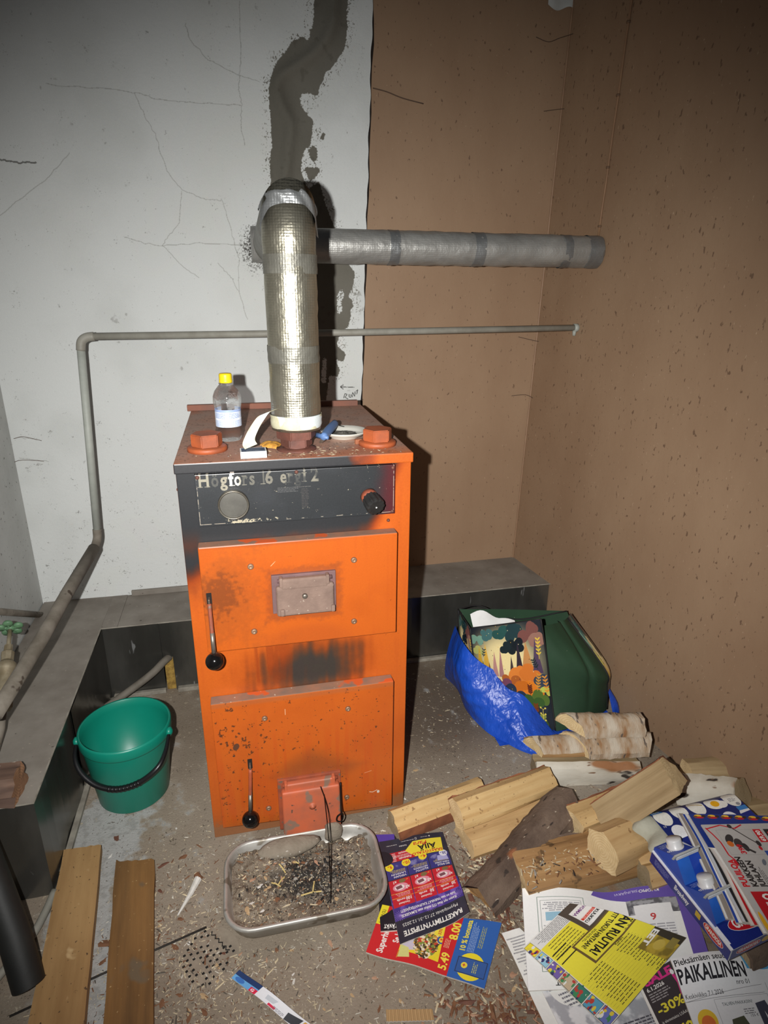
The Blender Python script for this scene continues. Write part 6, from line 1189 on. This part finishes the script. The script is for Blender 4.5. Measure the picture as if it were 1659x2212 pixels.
# --- stack of advertising leaflets at the right
c = Canvas(900, 700, (34, 56, 130)); q = random.Random(6)
for k in range(9): x = 60 + k * 98; c.ell(x, 40, 26, 24, (236, 190, 60)); c.ell(x + 4, 76, 34, 22, (190, 40, 50)); c.ell(x - 20, 60, 16, 20, (120, 80, 50)); c.ell(x + 40, 50, 14, 26, (60, 50, 44))
sheet('advert_leaflet', 'blue leaflet with little coloured figures along its edge, at the back of the stack', [(0.808, -0.453, 0.205), (1.001, -0.534, 0.208), (1.102, -0.436, 0.208), (0.827, -0.364, 0.205)], c, .003, lambda u, v: .001 * math.sin(u * 6), rough=.4)
specs = [('white leaflet with a grey margin sticking out lowest at the left of the stack', (1462, 1757), (1556, 1990), .158, (222, 222, 220), (150, 140, 132)),
         ('blue edged leaflet sticking out second lowest in the stack', (1474, 1760), (1590, 1998), .166, (36, 70, 160), (226, 226, 226)),
         ('leaflet with a dark folded edge sticking out in the middle of the stack', (1486, 1768), (1604, 1992), .174, (196, 200, 206), (48, 46, 48)),
         ('leaflet with a red stripe along its folded edge in the stack', (1498, 1776), (1622, 1998), .182, (214, 206, 200), (186, 34, 40)),
         ('white leaflet with yellow and blue print just below the top one', (1507, 1782), (1650, 2015), .190, (230, 228, 224), (224, 170, 50))]
for k, (lab_, a_, b_2, z, bg, st_) in enumerate(specs):
    c = Canvas(700, 500, bg); q = random.Random(k + 20); c.rect(0, 10 + k * 2, 700, 34, st_ if k != 1 else (226, 226, 226))
    for j in range(12): x, y = q.uniform(0, 650), q.uniform(30, 420); c.rect(x, y, x + q.uniform(30, 140), y + q.uniform(14, 60), q.choice([(190, 40, 44), (40, 70, 150), (230, 190, 60), (120, 120, 126), (226, 226, 226), (120, 160, 190), (70, 66, 64)]))
    c.greek(40, 60, 640, 460, 26, (90, 90, 96), k)
    def zf(u, v, k=k): return .010 * math.sin(PI * (u * .9)) * v * (1 if k % 2 else .6) - .012 * (1 - v) * 0 + .0015 * math.sin(u * 10 + k)
    zk = z - .0
    def G(p, zz): # pixel-free: corner from the two edge ends, running 0.22 m to the right
        return p
    E_ = [((0.749, -0.583, 0.176), (0.825, -0.333, 0.176)), ((0.757, -0.599, 0.182), (0.831, -0.344, 0.182)), ((0.766, -0.604, 0.188), (0.831, -0.362, 0.188)), ((0.773, -0.616, 0.194), (0.831, -0.379, 0.194)), ((0.780, -0.638, 0.200), (0.830, -0.392, 0.200))][k]
    lo_, hi_ = Vector(E_[0]), Vector(E_[1]); dv = (hi_ - lo_).normalized(); rt = Vector((dv.y, -dv.x, 0)).normalized() * .21
    sheet('advert_leaflet', lab_, [lo_ + rt, hi_ + rt, hi_, lo_], c, .0035, zf, 24, 10, rough=.4)
c = Canvas(820, 700, (186, 183, 180))
c.line([(790, 14), (735, 34), (660, 52), (560, 50), (520, 70)], 9, (196, 30, 44)); c.ell(500, 66, 26, 11, (196, 30, 44)); c.line([(780, 12), (812, 120), (780, 200), (812, 260)], 9, (196, 30, 44))
c.frame(560, 70, 770, 300, 2, (150, 150, 150)); c.ell(690, 120, 44, 24, (56, 54, 56), .5); c.ell(655, 160, 40, 26, (64, 60, 62), .3); c.ell(650, 108, 24, 20, (206, 108, 44)); c.ell(620, 190, 34, 18, (50, 48, 50)); c.line([(650, 150), (575, 230)], 18, (60, 58, 60)); c.text('399', 566, 170, 46, (200, 32, 44), bold=.04, fit=80)
c.line([(790, 180), (690, 250), (640, 290)], 8, (70, 66, 66)); c.ell(800, 176, 18, 14, (56, 52, 54)); c.ell(650, 288, 24, 14, (56, 52, 54)); c.ell(612, 280, 18, 10, (190, 40, 50)); c.rect(550, 290, 590, 330, (50, 80, 160))
c.rect(660, 310, 770, 360, (200, 32, 44)); c.text('69,90', 668, 350, 40, W_, bold=.04, fit=92); c.poly([(640, 380), (770, 380), (770, 560), (560, 560), (560, 440)], (44, 42, 44)); c.text('149', 660, 430, 50, (226, 60, 60), bold=.04, fit=90); c.text('MAC', 590, 480, 44, W_, bold=.04, fit=100); c.text('SAVU', 590, 530, 44, W_, bold=.04, fit=110)
c.text('PUUILOA', 322, 58, 54, (204, 28, 40), bold=.045, fit=205); c.text('KAIKKEEN', 322, 110, 50, (40, 38, 40), bold=.04, fit=222); c.text('JUHLAAN', 322, 160, 50, (40, 38, 40), bold=.04, fit=196); c.greek(325, 172, 480, 200, 10, (60, 58, 60), 2)
c.line([(340, 260), (430, 330), (520, 300)], 7, (130, 132, 138)); c.line([(360, 330), (480, 250)], 6, (120, 124, 130)); c.line([(400, 220), (460, 380)], 7, (150, 152, 158)); c.ell(500, 240, 26, 12, (110, 116, 126), .4); c.greek(330, 400, 520, 460, 14, (110, 110, 114), 3)
c.rect(30, 40, 290, 700, (190, 28, 40)); c.text('PUUHIILO', 40, 150, 80, W_, bold=.045, fit=236); c.greek(50, 180, 270, 260, 20, (240, 210, 206), 5); c.ell(90, 16, 70, 12, (224, 170, 40))
lo_, hi_ = Vector((0.777, -0.655, 0.208)), Vector((0.825, -0.406, 0.214)); dv = (hi_ - lo_).normalized(); rt = Vector((dv.y, -dv.x, 0)).normalized() * .24
sheet('advert_leaflet', 'topmost grey advertising leaflet with red and black lettering at the right edge', [lo_ + rt, hi_ + rt, hi_, lo_], c, .003, lambda u, v: .004 * math.sin(PI * u) * v + .002, 24, 24, rough=.4)

# ================================================================ LITTER
CH = [M('leaf_brown', (128, 88, 60), (104, 70, 48), rough=.8, scale=60, bmp=.3), M('leaf_red', (112, 72, 54), (92, 58, 46), rough=.8, scale=60, bmp=.3), M('chip_pale', (190, 164, 126), (168, 138, 102), rough=.8, scale=60, bmp=.3), M('chip_pink', (178, 142, 116), (156, 118, 94), rough=.8, scale=60), M('paper_scrap', (214, 212, 206), (196, 192, 184), rough=.8, scale=60)]
def chip_mesh(k, seed):
    q = random.Random(seed); n = q.randint(6, 9); bm = bmesh.new(); vt = []
    for i in range(n): a = 2 * PI * i / n + q.uniform(-.25, .25); r = q.uniform(.4, 1.15); vt.append((r * math.cos(a), r * .5 * math.sin(a), .10 * math.sin(2 * a + seed) + .12))
    T = [bm.verts.new(v) for v in vt]; B = [bm.verts.new((x, y, z - .12)) for x, y, z in vt]; cz = bm.verts.new((0, 0, .24))
    for i in range(n): j = (i + 1) % n; bm.faces.new((T[i], T[j], cz)); bm.faces.new((B[i], B[j], T[j], T[i]))
    me = bpy.data.meshes.new('wood_chip'); bm.to_mesh(me); bm.free(); me.materials.append(CH[k]); return me
chipm = [[chip_mesh(k, 100 + 7 * k + j) for j in range(4)] for k in range(len(CH))]
q = random.Random(12)
def chip(P, s, k, name, label, grp, cat):
    o = bpy.data.objects.new(name, q.choice(chipm[k])); COL.objects.link(o); o.location = P; o.rotation_euler = (q.uniform(-.1, .1), q.uniform(-.1, .1), q.uniform(0, 6.3)); o.scale = (s * q.uniform(.7, 1.2), s * .85, s * .4); return tag(o, label, cat, grp)
LEAF = [((-0.494, 0.051, 0.000), .017, 1), ((-0.472, -0.234, 0.000), .022, 0), ((-0.471, -0.273, 0.000), .014, 0), ((-0.326, -0.043, 0.000), .020, 0), ((-0.372, -0.055, 0.000), .016, 1), ((-0.319, -0.210, 0.000), .014, 0), ((-0.327, -0.273, 0.000), .013, 0), ((-0.260, -0.308, 0.000), .010, 1), ((-0.226, -0.310, 0.000), .010, 1), ((-0.260, -0.419, 0.000), .016, 0), ((-0.342, -0.386, 0.000), .013, 0), ((-0.310, -0.376, 0.000), .011, 0), ((-0.288, -0.424, 0.000), .014, 0), ((0.241, -0.534, 0.000), .016, 0), ((0.310, -0.556, 0.000), .020, 0), ((0.367, -0.558, 0.000), .018, 1), ((0.075, -0.488, -0.000), .010, 0), ((0.337, -0.303, 0.000), .020, 1), ((0.380, -0.353, 0.000), .022, 0), ((0.340, -0.356, 0.000), .018, 1), ((0.371, -0.412, 0.000), .013, 0), ((-0.464, -0.082, 0.000), .010, 0), ((-0.364, -0.205, 0.000), .009, 0), ((-0.114, -0.328, 0.000), .009, 0), ((-0.372, -0.127, 0.000), .010, 1), ((0.521, -0.093, 0.000), .007, 0), ((0.484, 0.237, 0.000), .006, 0)]
for P, s, k in LEAF: chip(P, s, k, 'leaf_scrap', 'brown dry leaf or bark scrap lying on the dirty floor', 'brown leaf scraps on the floor', 'leaf')
WOODC = [((-0.236, -0.335, 0.000), .010, 2), ((-0.262, -0.389, 0.000), .012, 2), ((-0.290, -0.411, -0.000), .009, 2), ((-0.136, -0.346, 0.000), .007, 3), ((-0.083, -0.334, 0.000), .008, 2), ((-0.016, -0.311, 0.000), .010, 2), ((0.001, -0.340, 0.000), .012, 3), ((-0.003, -0.408, 0.000), .008, 3), ((0.078, -0.429, 0.000), .009, 3), ((0.120, -0.484, 0.000), .010, 2), ((0.358, -0.485, 0.000), .016, 3), ((0.351, -0.510, 0.000), .012, 2), ((0.319, 0.120, 0.000), .011, 2), ((0.372, 0.214, 0.000), .006, 2), ((0.567, 0.133, 0.000), .006, 2), ((0.381, 0.040, 0.000), .006, 2), ((-0.363, -0.216, 0.000), .008, 2), ((-0.327, -0.113, 0.000), .007, 2), ((-0.236, -0.365, 0.000), .008, 2), ((-0.189, -0.318, 0.000), .007, 3), ((0.027, -0.451, 0.000), .008, 2), ((0.190, -0.488, 0.000), .008, 2), ((0.388, -0.198, 0.000), .008, 3), ((-0.384, -0.394, 0.000), .008, 2), ((-0.031, -0.465, 0.000), .007, 2), ((-0.154, -0.411, 0.000), .006, 3)]
for P, s, k in WOODC: chip(P, s, k, 'wood_chip', 'pale splinter or chip of split wood lying on the dirty floor', 'pale wood chips on the floor', 'wood chip')
SCR = [((-0.298, -0.273, 0.000), .009, 4), ((-0.085, -0.399, 0.000), .009, 4), ((-0.085, -0.385, 0.000), .006, 4), ((-0.339, -0.186, 0.000), .006, 4), ((0.261, 0.022, 0.000), .008, 4), ((-0.502, -0.001, 0.000), .008, 4), ((-0.350, 0.052, 0.000), .007, 4)]
for P, s, k in SCR: chip(P, s, k, 'paper_scrap', 'tiny torn scrap of white paper lying on the dirty floor', 'white scraps on the floor', 'paper scrap')
PC = [(.14, .60, 3), (.30, .72, 3), (.36, .70, 2), (.44, .76, 3), (.34, .55, 3), (.19, .52, 4), (.23, .60, 2), (.09, .66, 0), (.30, .28, 0), (.38, .12, 3), (.58, .20, 0), (.72, .26, 3), (.90, .32, 0), (.60, .66, 3), (.24, .46, 2), (.13, .36, 4), (.70, .22, 2), (.50, .74, 0), (.10, .28, 2), (.20, .24, 4)]
for u, v, k in PC: p = ashf(u, v); chip((p.x, p.y, p.z + .001), q.uniform(.008, .016), k, 'ash_chip', 'bark or wood chip lying on the ash in the aluminium pan', 'chips in the ash pan', 'wood chip')
STRAW = M('straw', (206, 184, 120), rough=.7)
for (u, v, u2_, v2_) in ((.27, .52, .33, .44), (.36, .56, .31, .46), (.46, .30, .60, .31), (.56, .42, .54, .30), (.33, .68, .37, .60), (.43, .76, .47, .72)):
    a_, b_2 = ashf(u, v), ashf(u2_, v2_); tag(part('straw', tube([a_ + Vector((0, 0, .003)), (a_ + b_2) / 2 + Vector((0, 0, .006)), b_2 + Vector((0, 0, .003))], .0017, 6), STRAW), 'dry straw stalk lying on the ash in the pan', 'straw', 'straw stalks in the ash pan')
w_ = thing('paper_cone', 'thin white rolled paper with a brown tip left of the ash pan', 'paper', (-0.308, -0.160, 0.000))
part('paper', tube([(-0.285, -0.121, 0.009), (-0.300, -0.154, 0.006), (-0.326, -0.202, 0.003)], [.009, .006, .0015], 8), CH[4], w_); part('tip', tube([(-0.289, -0.109, 0.010), (-0.283, -0.123, 0.008)], [.007, .009], 8), CH[0], w_)
crd = Canvas(500, 160, (178, 146, 104))
for k in range(26): crd.rect(k * 20, 0, k * 20 + 7, 160, (156, 124, 84))
sheet('cardboard_strip', 'small ribbed strip of brown cardboard at the bottom edge', [(0.083, -0.515, 0.004), (0.174, -0.533, 0.004), (0.176, -0.513, 0.004), (0.087, -0.494, 0.004)], crd, .003, lambda u, v: .001 * math.sin(u * 80), 40, 3, rough=.9, cat='cardboard')
sheet('paper_tag', 'small red and white paper corner between the logs', [(0.595, -0.200, 0.006), (0.647, -0.211, 0.006), (0.669, -0.167, 0.006), (0.636, -0.159, 0.006)], M('tag_red', (176, 60, 66), rough=.6), .001, None, 4, 4, cat='paper')
def fl(q):
    r = q.random()
    if r < .45: x, y = q.uniform(-.42, .40), q.uniform(-.55, .05)
    elif r < .75: x, y = q.gauss(-.30, .13), q.gauss(-.33, .11)
    elif r < .88: x, y = q.gauss(.42, .10), q.gauss(-.26, .12)
    else: x, y = q.uniform(.28, 1.0), q.uniform(-.1, .6)
    if TX0 - .01 < x < TX1 + .01 and TY0 - .01 < y < TY1 + .02: return None
    if -.26 < x < .26 and y > -.02: return None
    if x < -.30 and y > -.06 and q.random() < .6: return None
    return (x, y, 0)
crumbs('floor_litter', 6200, fl, .0017, [CRUMB[0], M('bark_crumb', (120, 82, 56), rough=.9), M('grey_crumb', (92, 84, 74), rough=.9), M('white_crumb', (206, 200, 186), rough=.9)], 15, .5, lab='fine splinters bark crumbs and grit scattered over the concrete floor', long=3.0)
crumbs('bark_litter', 700, lambda q: (q.gauss(.42, .05), q.gauss(-.27, .06), .001), .004, [CH[1], BARKD, CH[0], CRUMB[0]], 16, .5, lab='crumbled bark heaped at the lower end of the bark slab', long=2.2)
crumbs('leaf_litter', 420, lambda q: (lambda c_: (c_[0] + q.gauss(0, .045), c_[1] + q.gauss(0, .030), .001))(q.choice([(0.302, -0.552, 0.000), (0.235, -0.524, 0.000), (0.365, -0.562, 0.000), (0.336, -0.393, 0.000)])), .0042, [CH[0], CH[1], CRUMB[0], CH[3]], 19, .4, lab='crushed brown leaf and bark litter beside the newspapers', long=2.4)
crumbs('log_litter', 170, lambda q: (lambda t, w: Vector((0.452, -0.319, 0.058)).lerp(Vector((0.745, -0.310, 0.066)), t) + Vector((0, w, .002)))(q.random(), q.gauss(0, .022)), .0026, CRUMB, 18, .5, lab='splinters lying on the broad brown log', long=3)
